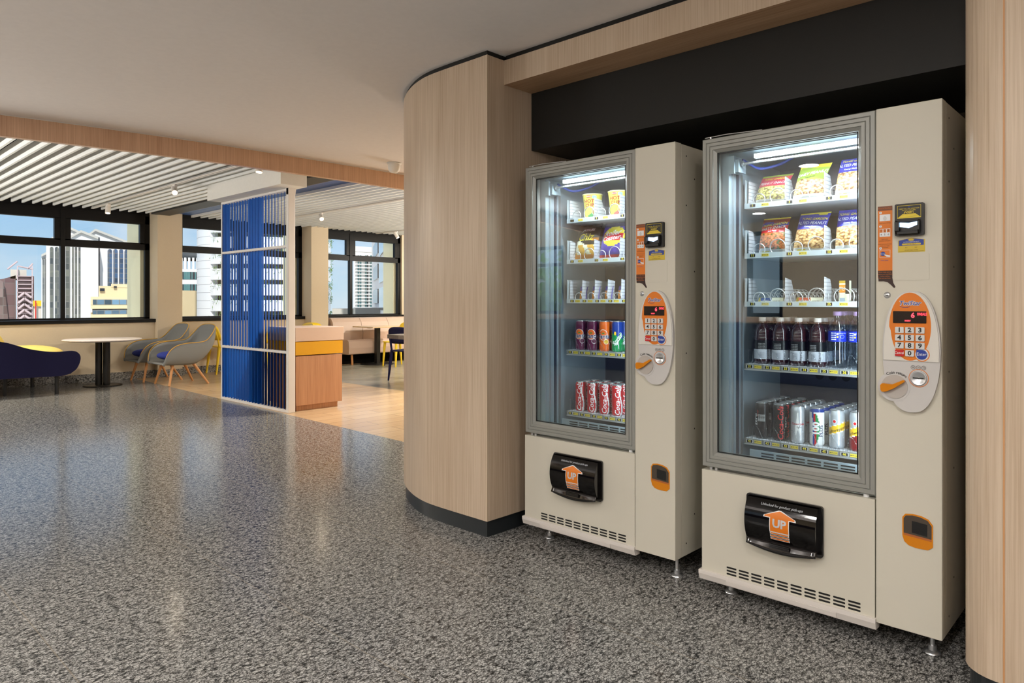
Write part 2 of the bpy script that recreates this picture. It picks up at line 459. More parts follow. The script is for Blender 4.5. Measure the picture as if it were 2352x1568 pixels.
# lounge ceiling: black plenum, white slats, dark and blue strips
struct(MB().box(-5.5, 12, 3.8, 12.1, 2.95, 3.0).build('ceiling_lounge', PLEN))
b = MB()
for k in range(62):
    x = 4.064 - 0.125 * k
    b.box(x - 0.011, x + 0.011, fas_y(x) + 0.055, 11.75, 2.575, 2.665)
struct(b.build('ceiling_slats', SLAT))
b = MB(); x = 4.79
while x < 11.9:
    b.box(x - 0.011, x + 0.011, fas_y(x) + 0.055, 11.75, 2.575, 2.665); x += 0.132
struct(b.build('ceiling_slats_east', SLAT))
struct(MB().box(4.10, 4.372, 5.61, 11.63, 2.555, 2.72).build('ceiling_dark_strip', mat('dark_grey_board', (0.022, 0.022, 0.021, 1), 0.5)))
b = MB(); b.box(4.39, 4.565, 5.61, 11.7, 2.60, 2.62); b.box(4.568, 4.735, 5.61, 11.7, 2.60, 2.62)
struct(b.build('ceiling_blue_strip', BLUEP))
b = MB(); b.box(4.374, 4.39, 5.61, 11.63, 2.56, 2.66); b.box(4.738, 4.752, 5.61, 11.7, 2.565, 2.66)
struct(b.build('trim_10', WHITEP))
struct(MB().box(3.62, 3.92, 6.70, 8.47, 2.40, 2.68).build('ceiling_drop_box', WHITEP, bevel=0.003))

# window wall of the lounge
b = MB()
b.box(-5.5, 4.19, 11.72, 12.06, 0, 0.885); b.box(4.57, 6.89, 11.86, 12.06, 0, 0.885); b.box(7.25, 12, 11.86, 12.06, 0, 0.885)
b.box(9.2, 12, 11.90, 12.06, 0.88, 2.95); b.box(-5.5, -1.6, 11.9, 12.06, 0.88, 2.95)
struct(b.build('wall_windows', WALLB))
b = MB(); b.box(4.19, 4.57, 11.62, 12.06, 0, 2.95)
struct(b.build('wall_pillar', WALLB, bevel=0.004))
b = MB(); b.box(6.89, 7.25, 11.62, 12.06, 0, 2.95)
struct(b.build('wall_pillar_east', WALLB, bevel=0.004))
b = MB()
b.box(-5.5, 4.172, 11.70, 11.73, 0, 0.115); b.box(4.172, 4.592, 11.595, 11.63, 0, 0.115); b.box(4.592, 6.87, 11.84, 11.87, 0, 0.115); b.box(6.87, 7.27, 11.595, 11.63, 0, 0.115)
b.box(4.172, 4.2, 11.6, 11.72, 0, 0.115); b.box(4.57, 4.592, 11.6, 11.86, 0, 0.115)
struct(b.build('baseboard_windows', GRAN, bevel=0.003))
struct(MB().box(-5.5, 12, 11.96, 12.06, 2.42, 2.96).build('wall_lintel', FRAME))

def window(name, x0, x1, mull, sill_y, lip=0.02):
    f = MB(); ya, yb = 11.95, 12.02
    f.box(x0, x0 + 0.06, ya, yb, 0.92, 2.55); f.box(x1 - 0.07, x1, ya, yb, 0.92, 2.55)
    f.box(x0, x1, ya, yb, 2.42, 2.58); f.box(x0, x1, ya, yb, 0.915, 0.945); f.box(x0, x1, ya, yb, 2.01, 2.12)
    edges = [x0 + 0.06] + [q for m in mull for q in (m - 0.03, m + 0.03)] + [x1 - 0.07]
    for m in mull:
        f.box(m - 0.03, m + 0.03, ya - 0.01, yb, 0.92, 2.55)
    for i in range(0, len(edges), 2):                 # top-hung sashes above the transom
        a, c = edges[i], edges[i + 1]
        f.box(a, a + 0.075, ya, yb, 2.1, 2.43); f.box(c - 0.075, c, ya, yb, 2.1, 2.43)
    o = struct(f.build(name, FRAME, bevel=0.002))
    for i in range(0, len(edges), 2):
        p = MB().box(edges[i] - 0.005, edges[i + 1] + 0.005, 11.988, 11.994, 0.94, 2.015); p.build('pane', WGLASS, o)
        p = MB().box(edges[i] + 0.07, edges[i + 1] - 0.07, 11.988, 11.994, 2.115, 2.425); p.build('pane', WGLASS, o)
    MB().box(x0, x1 + lip, sill_y, 11.96, 0.868, 0.92).build('sill', FRAME, o, bevel=0.004)
    return o
window('window_1', 1.45, 4.19, [2.98], 11.69)
window('window_2', 4.57, 6.89, [5.70], 11.83, 0.0)
window('window_3', 7.25, 9.2, [7.97], 11.83, 0.0)
window('window_4', -1.6, 1.38, [0.0], 11.69)
struct(MB().box(1.36, 1.47, 11.72, 12.06, 0.88, 2.95).build('wall_pier', WALLB))
# projecting cream fins of the outer wall
for nm, x, d in (('wall_outer_fin', 4.085, 12.66), ('wall_outer_fin_middle', 6.80, 12.5), ('wall_outer_fin_east', 9.10, 12.42), ('wall_outer_fin_west', 1.30, 12.66)):
    struct(MB().box(x, x + 0.42, 12.065, d, -4, 4.2).build(nm, FINM))

# rest of the hall, seen in reflections
b = MB(); zs = (0.95, 2.30)
ops = [(-3.6, -1.4), (0.6, 1.2), (4.4, 4.98), (8.75, 11.6)]
y = -5
for o0, o1 in ops:
    b.box(-5.62, -5.5, y, o0, 0, 3.0); b.box(-5.62, -5.5, o0, o1, 0, zs[0]); b.box(-5.62, -5.5, o0, o1, zs[1], 3.0); y = o1
b.box(-5.62, -5.5, y, 12.06, 0, 3.0)
struct(b.build('wall_left', WALLB))
for i, (o0, o1) in enumerate(ops):
    f = MB()
    for q in (o0, o1 - 0.06): f.box(-5.60, -5.52, q, q + 0.06, *zs)
    for q in (zs[0], 1.9, zs[1] - 0.06): f.box(-5.60, -5.52, o0, o1, q, q + 0.06)
    if o1 - o0 > 1: f.box(-5.60, -5.52, (o0 + o1) / 2 - 0.03, (o0 + o1) / 2 + 0.03, *zs)
    w_ = struct(f.build('window_%d' % (5 + i), FRAME))
    MB().box(-5.563, -5.557, o0 + 0.03, o1 - 0.03, zs[0] + 0.03, zs[1] - 0.03).build('pane', WGLASS, w_)
struct(MB().box(-5.5, -5.44, -5, 11.7, 0.86, 0.93).build('trim_11', VENO))
struct(MB().box(-5.6, 2.6, -5.1, -5, 0, 3.0).build('wall_back', WALLB))
struct(MB().box(12, 12.1, 3.7, 12.1, 0, 3.0).build('wall_east', WALLB))
struct(MB().box(-5.7, 12.2, -5.2, 12.06, 3.02, 3.2).build('roof', PLEN))  # unseen slab added over the rooms to block the sun
struct(MB().box(2.44, 12.1, -5.1, -5, 0, 3.0).build('wall_back_east', PLEN))

# ------------------------------------------------------------------ vending machines
CREAM = mat('cream_powder_coat', rgb(203, 199, 185), 0.42, 0, 0.4)
def _():
    n, l, b = nodes(CREAM)
    bump(CREAM, noise(CREAM, coords(CREAM, (900, 900, 900)), 1.0, 2), 0.05, 0.0005)
_()
ALU = mat('grey_aluminium_frame', rgb(146, 147, 142), 0.38, 0.2, 0.5)
STEEL = mat('zinc_steel', rgb(214, 216, 219), 0.30, 0.85)
LINER = mat('grey_blue_liner', rgb(166, 182, 192), 0.35, 0.25, 0.5)
BACKL = mat('dark_back_panel', rgb(52, 58, 74), 0.5)
HOLE = mat('black_hole', (0.004, 0.004, 0.004, 1), 0.6)
GBLACK = mat('gloss_black_plastic', (0.006, 0.005, 0.005, 1), 0.07, 0, 0.6, coat=0.5)
SBLACK = mat('satin_black_plastic', (0.008, 0.008, 0.008, 1), 0.35)
ORNG = mat('orange_print', rgb(216, 118, 26), 0.4)
WHT = mat('white_print', rgb(232, 234, 236), 0.4)
SILV = mat('silver_print', rgb(190, 194, 200), 0.35)
YEL = mat('yellow_print', rgb(238, 214, 70), 0.5)
YELB = mat('bright_yellow_print', rgb(244, 224, 60), 0.5)
BLU = mat('blue_print', rgb(36, 62, 150), 0.4)
REDP = mat('red_print', rgb(190, 26, 30), 0.4)
BLK = mat('black_print', (0.008, 0.008, 0.008, 1), 0.5)
KEYM = mat('grey_key', rgb(206, 208, 208), 0.4)
HOUS = mat('light_grey_housing', rgb(196, 194, 192), 0.4)
DISP = mat('display_black', (0.012, 0.008, 0.008, 1), 0.15)
LEDR = mat('red_led', (0.8, 0.02, 0.03, 1), 0.4, emit=(1, 0.05, 0.08, 1), es=3.0)
LEDB = mat('blue_white_light', (0.6, 0.75, 1, 1), 0.4, emit=(0.45, 0.66, 1, 1), es=2.4)
TUBE = mat('lit_tube', (1, 1, 1, 1), 0.4, emit=(0.90, 0.97, 1, 1), es=5.0)
AMBER = mat('amber_plastic', rgb(206, 126, 18), 0.2, 0, 0.5)
AMBERD = mat('amber_smoked', rgb(78, 50, 34), 0.12, 0, 0.5)
TRAYM = mat('pale_tray_metal', rgb(196, 208, 214), 0.35, 0.3)
TRAYW = mat('white_tray_plastic', rgb(226, 230, 234), 0.35)
DIVM = mat('ribbed_grey_divider', rgb(206, 208, 216), 0.35)
def _():
    n, l, b = nodes(DIVM)
    wv = n.new('ShaderNodeTexWave'); wv.bands_direction = 'Z'; wv.inputs['Scale'].default_value = 21
    l.new(coords(DIVM, (1, 1, 1)), wv.inputs['Vector'])
    base(DIVM, rampnode(DIVM, wv.outputs[0], [(0.04, rgb(150, 152, 158)), (0.14, rgb(212, 214, 220))]))
_()

def fr(x=0.0): return lambda a, z: (x, a, z)           # drawing on the front: a = -(viewer's right)

def vending(name, label, yc, dz, off, tags, led):
    root = thing(name, label, 'vending machine', (2.6, yc, 0))
    P = lambda mb, nm, m, par=root, **k: mb.build(nm, m, par, **k)
    Z = lambda z: z + dz
    # cabinet shell
    b = MB()
    b.box(0.045, 0.78, 0.405, 0.425, Z(0.09), Z(1.835)); b.box(0.045, 0.78, -0.425, -0.408, Z(0.09), Z(1.835))
    b.box(0.045, 0.78, -0.408, 0.405, Z(1.80), Z(1.835)); b.box(0.76, 0.78, -0.408, 0.405, Z(0.09), Z(1.80)); b.box(0.045, 0.78, -0.408, 0.405, Z(0.09), Z(0.13))
    for z in (0.14, 0.25, 0.62, 0.95, 1.30, 1.58, 1.70, 1.79):
        b.prism(circ(0.085 if z not in (0.25, 0.62, 1.3, 1.70) else 0.155, Z(z), 0.0035, 8), lambda x, zz, t: (x, -0.425 - t, zz), 0, 0.0008, 1)
    P(b, 'cabinet', [CREAM, HOLE])
    b = MB()
    b.box(0.05, 0.56, 0.335, 0.340, Z(0.53), Z(1.80)); b.box(0.05, 0.56, -0.262, -0.257, Z(0.53), Z(1.80))
    b.box(0.05, 0.56, -0.257, 0.335, Z(1.775), Z(1.78)); b.box(0.05, 0.56, -0.257, 0.335, Z(0.525), Z(0.53))
    b.box(0.05, 0.056, 0.34, 0.405, Z(0.53), Z(1.80)); b.box(0.05, 0.056, -0.405, -0.262, Z(0.53), Z(1.80))
    P(b, 'interior_liner', LINER)
    b = MB(); b.box(0.555, 0.56, -0.257, 0.335, Z(0.53), Z(1.78))
    for k in range(8): b.prism(circ(0.16 - 0.055 * k, Z(1.46), 0.018, 14), lambda a, z, t: (0.5549 - t, a, z), 0, 0.001, 1); b.prism(circ(0.16 - 0.055 * k, Z(0.86), 0.018, 14), lambda a, z, t: (0.5549 - t, a, z), 0, 0.001, 1)
    P(b, 'back_panel', [BACKL, HOLE])
    for x, wd, m in ((0.075, 0.004, STEEL), (0.115, 0.014, BACKL), (0.145, 0.016, STEEL)):
        P(MB().box(x, x + wd, 0.328, 0.335, Z(0.55), Z(1.72)), 'side_rail', m)
    b = MB(); b.box(0.10, 0.106, -0.255, 0.27, Z(0.538), Z(0.592))
    for i in range(8):
        for j in range(4): b.box(0.0992, 0.101, 0.222 - 0.06 * i - 0.05, 0.222 - 0.06 * i, Z(0.546 + 0.011 * j), Z(0.5515 + 0.011 * j), 1)
    P(b, 'air_grille', [LINER, HOLE])
    # light
    P(MB().box(0.062, 0.082, -0.235, 0.235, Z(1.748), Z(1.764)), 'light_tube', TUBE)
    b = MB(); b.cyl((0.075, -0.25, Z(1.733)), (0.075, 0.285, Z(1.733)), 0.005, 8); b.prism(circ(0, 0, 0.010, 12), lambda a, z, t: (0.075 + a, t, Z(1.733) + z), 0.283, 0.289)
    P(b, 'cross_rod', STEEL)
    b = MB(); b.box(0.055, 0.12, 0.296, 0.33, Z(1.70), Z(1.75)); b.box(0.045, 0.06, 0.31, 0.335, Z(1.695), Z(1.765))
    P(b, 'rod_bracket', LINER)
    P(MB().tube(smooth_path([(0.10, 0.30, Z(1.755)), (0.13, 0.285, Z(1.74)), (0.18, 0.26, Z(1.725)), (0.22, 0.20, Z(1.74)), (0.26, 0.16, Z(1.77))]), 0.006, 6), 'cable', BLU)
    li = light('tube_light', 'AREA', (0, 0, 0), led, (0.88, 0.95, 1.0), 0.50, (0, 0, 0), shape='RECTANGLE', size_y=0.03)
    li.data.size = 0.03; li.data.size_y = 0.46; li.location = (0.062, 0.0, Z(1.742)); li.parent = root
    lj = light('hidden_jamb_fill', 'AREA', (0.040, -0.195, Z(1.15)), led * 0.5, (0.86, 0.94, 1.0), 0.02, (0, 0, 0), shape='RECTANGLE', size_y=1.1)  # unseen area light added behind the right stile to brighten the contents
    lj.data.size = 0.02; lj.data.size_y = 1.1; lj.parent = root
    lj.rotation_euler = Vector((0.85, 0.53, 0)).to_track_quat('-Z', 'Y').to_euler()
    # door frame: mitred profile
    prof = [(0, 0.045), (0, 0.004), (0.003, 0.0), (0.016, 0.0), (0.018, 0.003), (0.020, 0.0), (0.031, 0.0), (0.033, 0.003), (0.035, 0.0), (0.046, 0.0), (0.047, 0.004), (0.059, 0.012), (0.060, 0.045)]
    yl, yr, zb, zt = 0.425, -0.225, Z(0.518), Z(1.838)
    b = MB(); cor = [(yl, zb, -1, 1), (yr, zb, 1, 1), (yr, zt, 1, -1), (yl, zt, -1, -1)]; n = len(prof)
    V = [(d, cy + sx * wd, cz + sz * wd) for cy, cz, sx, sz in cor for wd, d in prof]
    b.add(V, [(c * n + i, c * n + i + 1, ((c + 1) % 4) * n + i + 1, ((c + 1) % 4) * n + i) for c in range(4) for i in range(n - 1)])
    door = P(b, 'door', ALU)
    P(MB().box(0.016, 0.020, yr + 0.058, yl - 0.058, zb + 0.058, zt - 0.058), 'glass_pane', MGLASS, door)
    b = MB(); q = 0.0605
    for a0, a1, z0, z1 in ((yl - q - 0.005, yl - q, zb + q, zt - q), (yr + q, yr + q + 0.004, zb + q, zt - q), (yr + q, yl - q, zb + q, zb + q + 0.004), (yr + q, yl - q, zt - q - 0.004, zt - q)):
        b.box(0.0145, 0.0155, a0, a1, z0, z1)
    P(b, 'gasket', SBLACK, door)
    for a in (0.395, 0.372): P(MB().cyl((0.02, a, Z(0.500)), (0.02, a, Z(0.520)), 0.007, 10), 'hinge_pin', STEEL, door)
    P(MB().cyl((0.02, -0.19, Z(0.500)), (0.02, -0.19, Z(0.520)), 0.010, 10), 'hinge_pin', WHT, door)
    b = MB(); b.tube([(0.035, 0.43, Z(1.851)), (0.035, 0.34, Z(1.853)), (0.035, 0.28, Z(1.850)), (0.035, 0.19, Z(1.846))], 0.0025, 6); b.cyl((0.035, 0.405, Z(1.836)), (0.035, 0.405, Z(1.851)), 0.004, 8); b.cyl((0.035, 0.20, Z(1.836)), (0.035, 0.20, Z(1.847)), 0.003, 8)
    P(b, 'hinge_plate', STEEL, door)
    # lower panel with ventilation slots, kick plate
    b = MB(); b.box(-0.002, 0.05, -0.223, 0.425, Z(0.10), Z(0.505))
    for i in range(10):
        for j in range(3):
            a1 = 0.318 - 0.0505 * i
            b.flat(rrect(a1 - 0.041, a1, Z(0.106 + 0.0125 * j), Z(0.113 + 0.0125 * j), 0.003, 3), fr(-0.0024), 1)
    P(b, 'lower_panel', [CREAM, HOLE])
    b = MB(); b.prism([(-0.014, Z(0.086)), (-0.014, Z(0.100)), (0.03, Z(0.101)), (0.03, Z(0.062)), (-0.006, Z(0.062))], lambda x, z, t: (x, t, z), -0.228, 0.434)
    b.prism([(-0.010, Z(0.066)), (-0.0135, Z(0.084)), (0.0, Z(0.084)), (0.0, Z(0.066))], lambda x, z, t: (x - 0.002, t, z), -0.10, 0.315)
    P(b, 'kick_plate', mat('pale_kick_plate', rgb(216, 210, 204), 0.4), bevel=0.001)
    # pick-up flap
    b = MB(); b.prism(rrect(-0.055, 0.232, Z(0.262), Z(0.448), 0.012), lambda a, z, t: (t, a, z), -0.012, 0.0)
    flap = P(b, 'pickup_flap', GBLACK, bevel=0.002)
    def arc(z):                                      # bulge of the flap
        t = (z - 0.285) / 0.155
        return -0.016 - 0.036 * max(0.0, math.sin(PI * min(max(t * 0.86 + 0.10, 0), 1))) ** 0.7
    zz = [0.285 + 0.155 * k / 18 for k in range(19)]
    pr = [(arc(z), Z(z)) for z in zz] + [(-0.01, Z(0.440)), (-0.01, Z(0.285))]
    b = MB(); b.prism(pr, lambda x, z, t: (x, t, z), -0.042, 0.222, 0, True, False); b.prism(pr, lambda x, z, t: (x, t, z), -0.042, 0.222, 0, False, True)
    P(b, 'flap_cover', GBLACK, flap)
    b = MB(); b.grid(lambda u, v: (-0.045 + 0.012 * (1 - v), 0.218 - 0.258 * u, Z(0.290 - 0.005 * v - v * (0.018 + 0.016 * math.sin(PI * u)))), 16, 3)
    for k in range(3): b.box(-0.0475, -0.044, 0.055, 0.125, Z(0.270 + 0.006 * k), Z(0.2715 + 0.006 * k))
    P(b, 'flap_lip', GBLACK, flap, solid=0.006)
    sv = lambda a, z: (arc(z) - 0.0007, 0.088 - a, Z(z))
    sv2 = lambda a, z: (arc(z) - 0.0011, 0.088 - a, Z(z))
    sv3 = lambda a, z: (arc(z) - 0.0017, 0.088 - a, Z(z))
    b = MB()
    def rows(bb, zs_, hw, f, mi):
        for (z0, w0), (z1, w1) in zip(hw, hw[1:]):
            k = max(1, int(abs(z1 - z0) / 0.006))
            for i in range(k):
                za, zb_ = z0 + (z1 - z0) * i / k, z0 + (z1 - z0) * (i + 1) / k
                wa, wb = w0 + (w1 - w0) * i / k, w0 + (w1 - w0) * (i + 1) / k
                bb.add([f(-wa, za), f(wa, za), f(wb, zb_), f(-wb, zb_)], [(0, 1, 2, 3)], mi)
    for g, f, mi in ((0.0026, sv, 1), (0, sv2, 0)):
        rows(b, None, [(0.333 - g, 0.034 + g), (0.384, 0.034 + g)], f, mi)
        rows(b, None, [(0.384 - g, 0.056 + g * 2), (0.389, 0.056 + g), (0.409 + g, 0.002 + g)], f, mi)
        for k in range(3): rows(b, None, [(0.3235 - 0.0105 * k - g * 0.6, 0.033 + g), (0.3285 - 0.0105 * k + g * 0.4, 0.033 + g)], f, mi)
    P(b, 'arrow_decal', [ORNG, WHT], flap)
    b = MB(); b.text('UP', 0.042, lambda a, z: sv3(a, 0.363 + z), 0, 0, 0.035, 1.0, 0.12)
    P(b, 'arrow_lettering', SILV, flap); b = MB()
    b.text('Unlocked for product pick-ups', 0.0125, lambda a, z: (arc(0.424 + z) - 0.001, 0.086 - a, Z(0.424 + z)), 0, 0.2, 0.0, 1.0, 0.2)
    P(b, 'flap_lettering', SILV, flap)
    # control column
    b = MB(); b.box(-0.006, 0.045, -0.425, -0.2275, Z(0.088), Z(1.838))
    P(b, 'control_column', CREAM, bevel=0.0025)
    b = MB(); b.prism(rrect(-0.388, -0.284, Z(1.253), Z(1.341), 0.006), lambda a, z, t: (t, a, z), -0.0072, -0.005)
    P(b, 'blank_plate', CREAM, bevel=0.0012)
    b = MB(); b.lathe([(0.0, 0.003), (0.0065, 0.003), (0.009, 0.0), (0.012, -0.003)], n=20)
    b.v = [(-0.008 - z, -0.263 + x, Z(1.204) + y) for x, y, z in b.v]; b.box(-0.0115, -0.0108, -0.267, -0.259, Z(1.2025), Z(1.2055), 1)
    P(b, 'lock', [STEEL, HOLE])
    # instruction sticker
    b = MB(); F = -0.0066
    b.prism(rrect(-0.279, -0.234, Z(1.262), Z(1.505), 0.003), lambda a, z, t: (t, a, z), F, -0.006)
    f2 = fr(F - 0.0003); f3 = fr(F - 0.0006); f4 = fr(F - 0.0009)
    b.flat([(-0.236, Z(1.251)), (-0.234, Z(1.287)), (-0.279, Z(1.287)), (-0.279, Z(1.262)), (-0.282, Z(1.245)), (-0.2885, Z(1.232)), (-0.286, Z(1.228)), (-0.283, Z(1.229)), (-0.275, Z(1.238)), (-0.264, Z(1.248)), (-0.252, Z(1.251))], f2, 1)
    b.flat([(-0.234, Z(1.490)), (-0.234, Z(1.505)), (-0.279, Z(1.505)), (-0.279, Z(1.490))], f2, 5)
    T = lambda s, sz, a, z, mi, **k: b.text(s, sz, lambda x, y: (F - 0.0012, a - x, Z(z) + y), mi, **k)
    T('How to Purchase', 0.0058, -0.2565, 1.4975, 0)
    for i, z in ((1, 1.4835), (2, 1.437), (3, 1.363)):
        b.flat(circ(-0.2425, Z(z), 0.0042, 14), f2, 2); T(str(i), 0.0072, -0.2425, z, 1)
    for z0, z1 in ((1.455, 1.477), (1.402, 1.429), (1.331, 1.357)):
        b.flat([(-0.2395, Z(z0)), (-0.2725, Z(z0)), (-0.2725, Z(z1)), (-0.2395, Z(z1))], f2, 2)
    b.flat([(-0.2405, Z(1.332)), (-0.2715, Z(1.332)), (-0.2715, Z(1.356)), (-0.2405, Z(1.356))], f3, 0)
    b.flat(circ(-0.250, Z(1.344), 0.0075, 16), f4, 3); T('Enter', 0.0065, -0.250, 1.344, 2)
    b.flat([(-0.2545, Z(1.344)), (-0.259, Z(1.341)), (-0.2715, Z(1.338)), (-0.2715, Z(1.333)), (-0.261, Z(1.334)), (-0.255, Z(1.339))], f4, 2)
    for k in range(3):
        b.flat([(-0.240 - 0.0112 * k, Z(1.4162)), (-0.2490 - 0.0112 * k, Z(1.4162)), (-0.2490 - 0.0112 * k, Z(1.4275)), (-0.240 - 0.0112 * k, Z(1.4275))], f3, 0)
    for k, s in enumerate('128456'):
        T(s, 0.009, -0.2445 - 0.0112 * (k % 3), 1.4220 - 0.0132 * (k // 3), 1)
    b.flat([(-0.253, Z(1.456)), (-0.260, Z(1.456)), (-0.262, Z(1.464)), (-0.258, Z(1.472)), (-0.254, Z(1.472)), (-0.250, Z(1.464))], f3, 4)
    for i, s in enumerate(('Insert your money',)): T(s, 0.0048, -0.256, 1.448, 1)
    for i, s in enumerate(('Select your', 'product at keypad', '', 'Press Cancel and retry', 'when you make', 'corrections')):
        if s: T(s, 0.0046, -0.256, 1.3935 - 0.0056 * i, 1)
    T('Press Enter', 0.0052, -0.2555, 1.322, 3)
    for i, s in enumerate(('Please make sure to', 'remove your purchase', 'before making', 'the next purchase.')): T(s, 0.0048, -0.2565, 1.282 - 0.0068 * i, 0)
    P(b, 'instruction_sticker', [ORNG, mat('dark_brown_print', rgb(48, 26, 20), 0.4), WHT, BLU, KEYM, mat('rust_print', rgb(120, 66, 36), 0.4)])
    # bill acceptor
    b = MB(); b.prism(rrect(-0.376, -0.290, Z(1.400), Z(1.506), 0.005), lambda a, z, t: (t, a, z), -0.022, -0.005)
    b.prism([(-0.021, Z(1.452)), (-0.036, Z(1.446)), (-0.036, Z(1.416)), (-0.021, Z(1.404))], lambda x, z, t: (x, t, z), -0.366, -0.360)
    b.prism([(-0.021, Z(1.452)), (-0.036, Z(1.446)), (-0.036, Z(1.416)), (-0.021, Z(1.404))], lambda x, z, t: (x, t, z), -0.306, -0.293)
    b.box(-0.036, -0.02, -0.362, -0.30, Z(1.404), Z(1.414)); b.box(-0.030, -0.02, -0.362, -0.30, Z(1.446), Z(1.452))
    bill = P(b, 'bill_acceptor', SBLACK, bevel=0.0015)
    b = MB(); b.flat([(-0.303, Z(1.4445)), (-0.333, Z(1.441)), (-0.360, Z(1.4455)), (-0.358, Z(1.434)), (-0.333, Z(1.424)), (-0.305, Z(1.430))], fr(-0.0245))
    P(b, 'slot_light', LEDB, bill)
    b = MB(); F = -0.0226
    for a0, a1, z0, z1 in ((-0.298, -0.299, 1.458, 1.499), (-0.367, -0.368, 1.458, 1.499), (-0.298, -0.368, 1.4985, 1.4995)):
        b.box(F - 0.0003, F, a1, a0, Z(z0), Z(z1))
    for k in range(4):
        w0, w1 = 0.0190 + 0.0045 * k, 0.0225 + 0.0045 * k; z1 = 1.4715 - 0.0036 * k
        b.flat([(-0.333 + w0, Z(z1)), (-0.333 - w0, Z(z1)), (-0.333 - w1, Z(z1 - 0.0029)), (-0.333 + w1, Z(z1 - 0.0029))], fr(F - 0.0003), 0)
    b.text('INSERT', 0.0095, lambda x, y: (F - 0.0004, -0.333 - x * (1 - y * 30), Z(1.4765) + y), 0, 0, 0.01)
    b.text('INSERT BILL ANY DIRECTION', 0.0046, lambda x, y: (F - 0.0004, -0.333 - x, Z(1.4885) + y), 0); b.text('DO NOT FOLD BILL', 0.0046, lambda x, y: (F - 0.0004, -0.333 - x, Z(1.4835) + y), 0)
    b.text('ict', 0.007, lambda x, y: (F - 0.0004, -0.333 - x, Z(1.4945) + y), 1)
    P(b, 'acceptor_lettering', [YEL, mat('blue_lettering', rgb(60, 90, 200), 0.4)], bill)
    # banknote sticker
    b = MB(); F = -0.0066
    b.prism([(-0.296, Z(1.346)), (-0.376, Z(1.346)), (-0.376, Z(1.386)), (-0.336, Z(1.394)), (-0.296, Z(1.386))], lambda a, z, t: (t, a, z), F, -0.006)
    b.flat([(-0.2985, Z(1.368)), (-0.3725, Z(1.368)), (-0.3725, Z(1.3855)), (-0.336, Z(1.3925)), (-0.2985, Z(1.3855))], fr(F - 0.0003), 1)
    b.flat([(-0.328, Z(1.3835)), (-0.343, Z(1.3835)), (-0.343, Z(1.388)), (-0.347, Z(1.388)), (-0.336, Z(1.3922)), (-0.324, Z(1.388)), (-0.328, Z(1.388))], fr(F - 0.0005), 0)
    b.flat(rrect(-0.364, -0.308, Z(1.3695), Z(1.3755), 0.0028), fr(F - 0.0005), 0)
    T('NOTES INSERTION SLOT', 0.0042, -0.336, 1.3795, 2); T('NOTES ONLY', 0.0042, -0.336, 1.3725, 3)
    for a in (-0.3215, -0.350):
        for dz_ in (0.3565, 0.3655): b.box(F - 0.0005, F, a - 0.010, a + 0.010, Z(1 + dz_) - 0.0003, Z(1 + dz_))
        for da in (-0.010, 0.010): b.box(F - 0.0005, F, a + da - 0.0002, a + da + 0.0002, Z(1.3565), Z(1.3655))
    T('RM1', 0.0040, -0.3215, 1.361, 3); T('RM5', 0.0040, -0.350, 1.361, 3); T('ACCEPTABLE NOTES', 0.0042, -0.336, 1.3525, 3)
    b.box(F - 0.0005, F, -0.3725, -0.2985, Z(1.3483), Z(1.3489), 3)
    P(b, 'banknote_sticker', [mat('mustard_print', rgb(206, 180, 60), 0.5), BLU, WHT, BLK])
    # keypad panel
    CY, TOP, SPL, BOT = -0.338, 1.217, 0.977, 0.818
    def egg(ht=1.0, mrg=0.0, n=40):
        Pq = []
        for k in range(n + 1):
            a = PI * k / n; z = math.cos(a)
            zt_ = 1.0175 + (0.1995 - mrg) * z
            wd = (0.0855 - mrg) * (math.sin(a) ** 0.80)
            Pq.append((wd, zt_))
        return Pq
    E_ = egg()
    full = [(CY - wd, Z(z)) for wd, z in E_] + [(CY + wd, Z(z)) for wd, z in E_[::-1][1:-1]]
    b = MB(); b.prism(full, lambda a, z, t: (t, a, z), -0.020, -0.005)
    b.prism(circ(-0.287, Z(0.899), 0.049, 28), lambda a, z, t: (t, a, z), -0.021, -0.005)
    kp = P(b, 'keypad_panel', HOUS, bevel=0.004, seg=3)
    up = [(a, z) for a, z in [(CY - wd, Z(zq)) for wd, zq in egg(mrg=0.004)] + [(CY + wd, Z(zq)) for wd, zq in egg(mrg=0.004)[::-1][1:-1]] if z > Z(SPL)]
    up.sort(key=lambda p: math.atan2(p[1] - Z(1.09), p[0] - CY))
    b = MB(); b.prism(up, lambda a, z, t: (t, a, z), -0.0235, -0.019)
    P(b, 'keypad_face', mat('pale_grey_face', rgb(214, 211, 204), 0.4), kp, bevel=0.0012)
    F = -0.0238
    b = MB()
    b.flat([(-0.3355 + 0.0618 * math.sin(PI * k / 24) * (0.93 if k > 12 else 1.0), Z(1.1 + 0.112 * math.cos(PI * k / 24))) for k in range(25)] + [(-0.3355 - 0.0618 * math.sin(PI * k / 24), Z(1.1 + 0.112 * math.cos(PI * k / 24))) for k in range(23, 0, -1)], fr(F), 0)
    b.flat(circ(-0.371, Z(1.0095), 0.0225, 28), fr(F - 0.0002), 0)
    b.flat(circ(-0.371, Z(1.0095), 0.0195, 28), fr(F - 0.0004), 1)
    b.text('TwiStar', 0.0205, lambda x, y: (F - 0.0006, -0.3345 - x, Z(1.1765) + y), 1, 0.3, 0.055); b.text('TwiStar', 0.0205, lambda x, y: (F - 0.0009, -0.3345 - x, Z(1.1765) + y), 2, 0.3, 0.012)
    b.tube([(F - 0.0006, -0.322 - 0.016 * math.cos(t), Z(1.169) + 0.006 * math.sin(t)) for t in [PI + 0.2 + k * 0.25 for k in range(11)]], 0.0007, 4, mi=2)
    P(b, 'badge', [ORNG, WHT, BLU], kp)
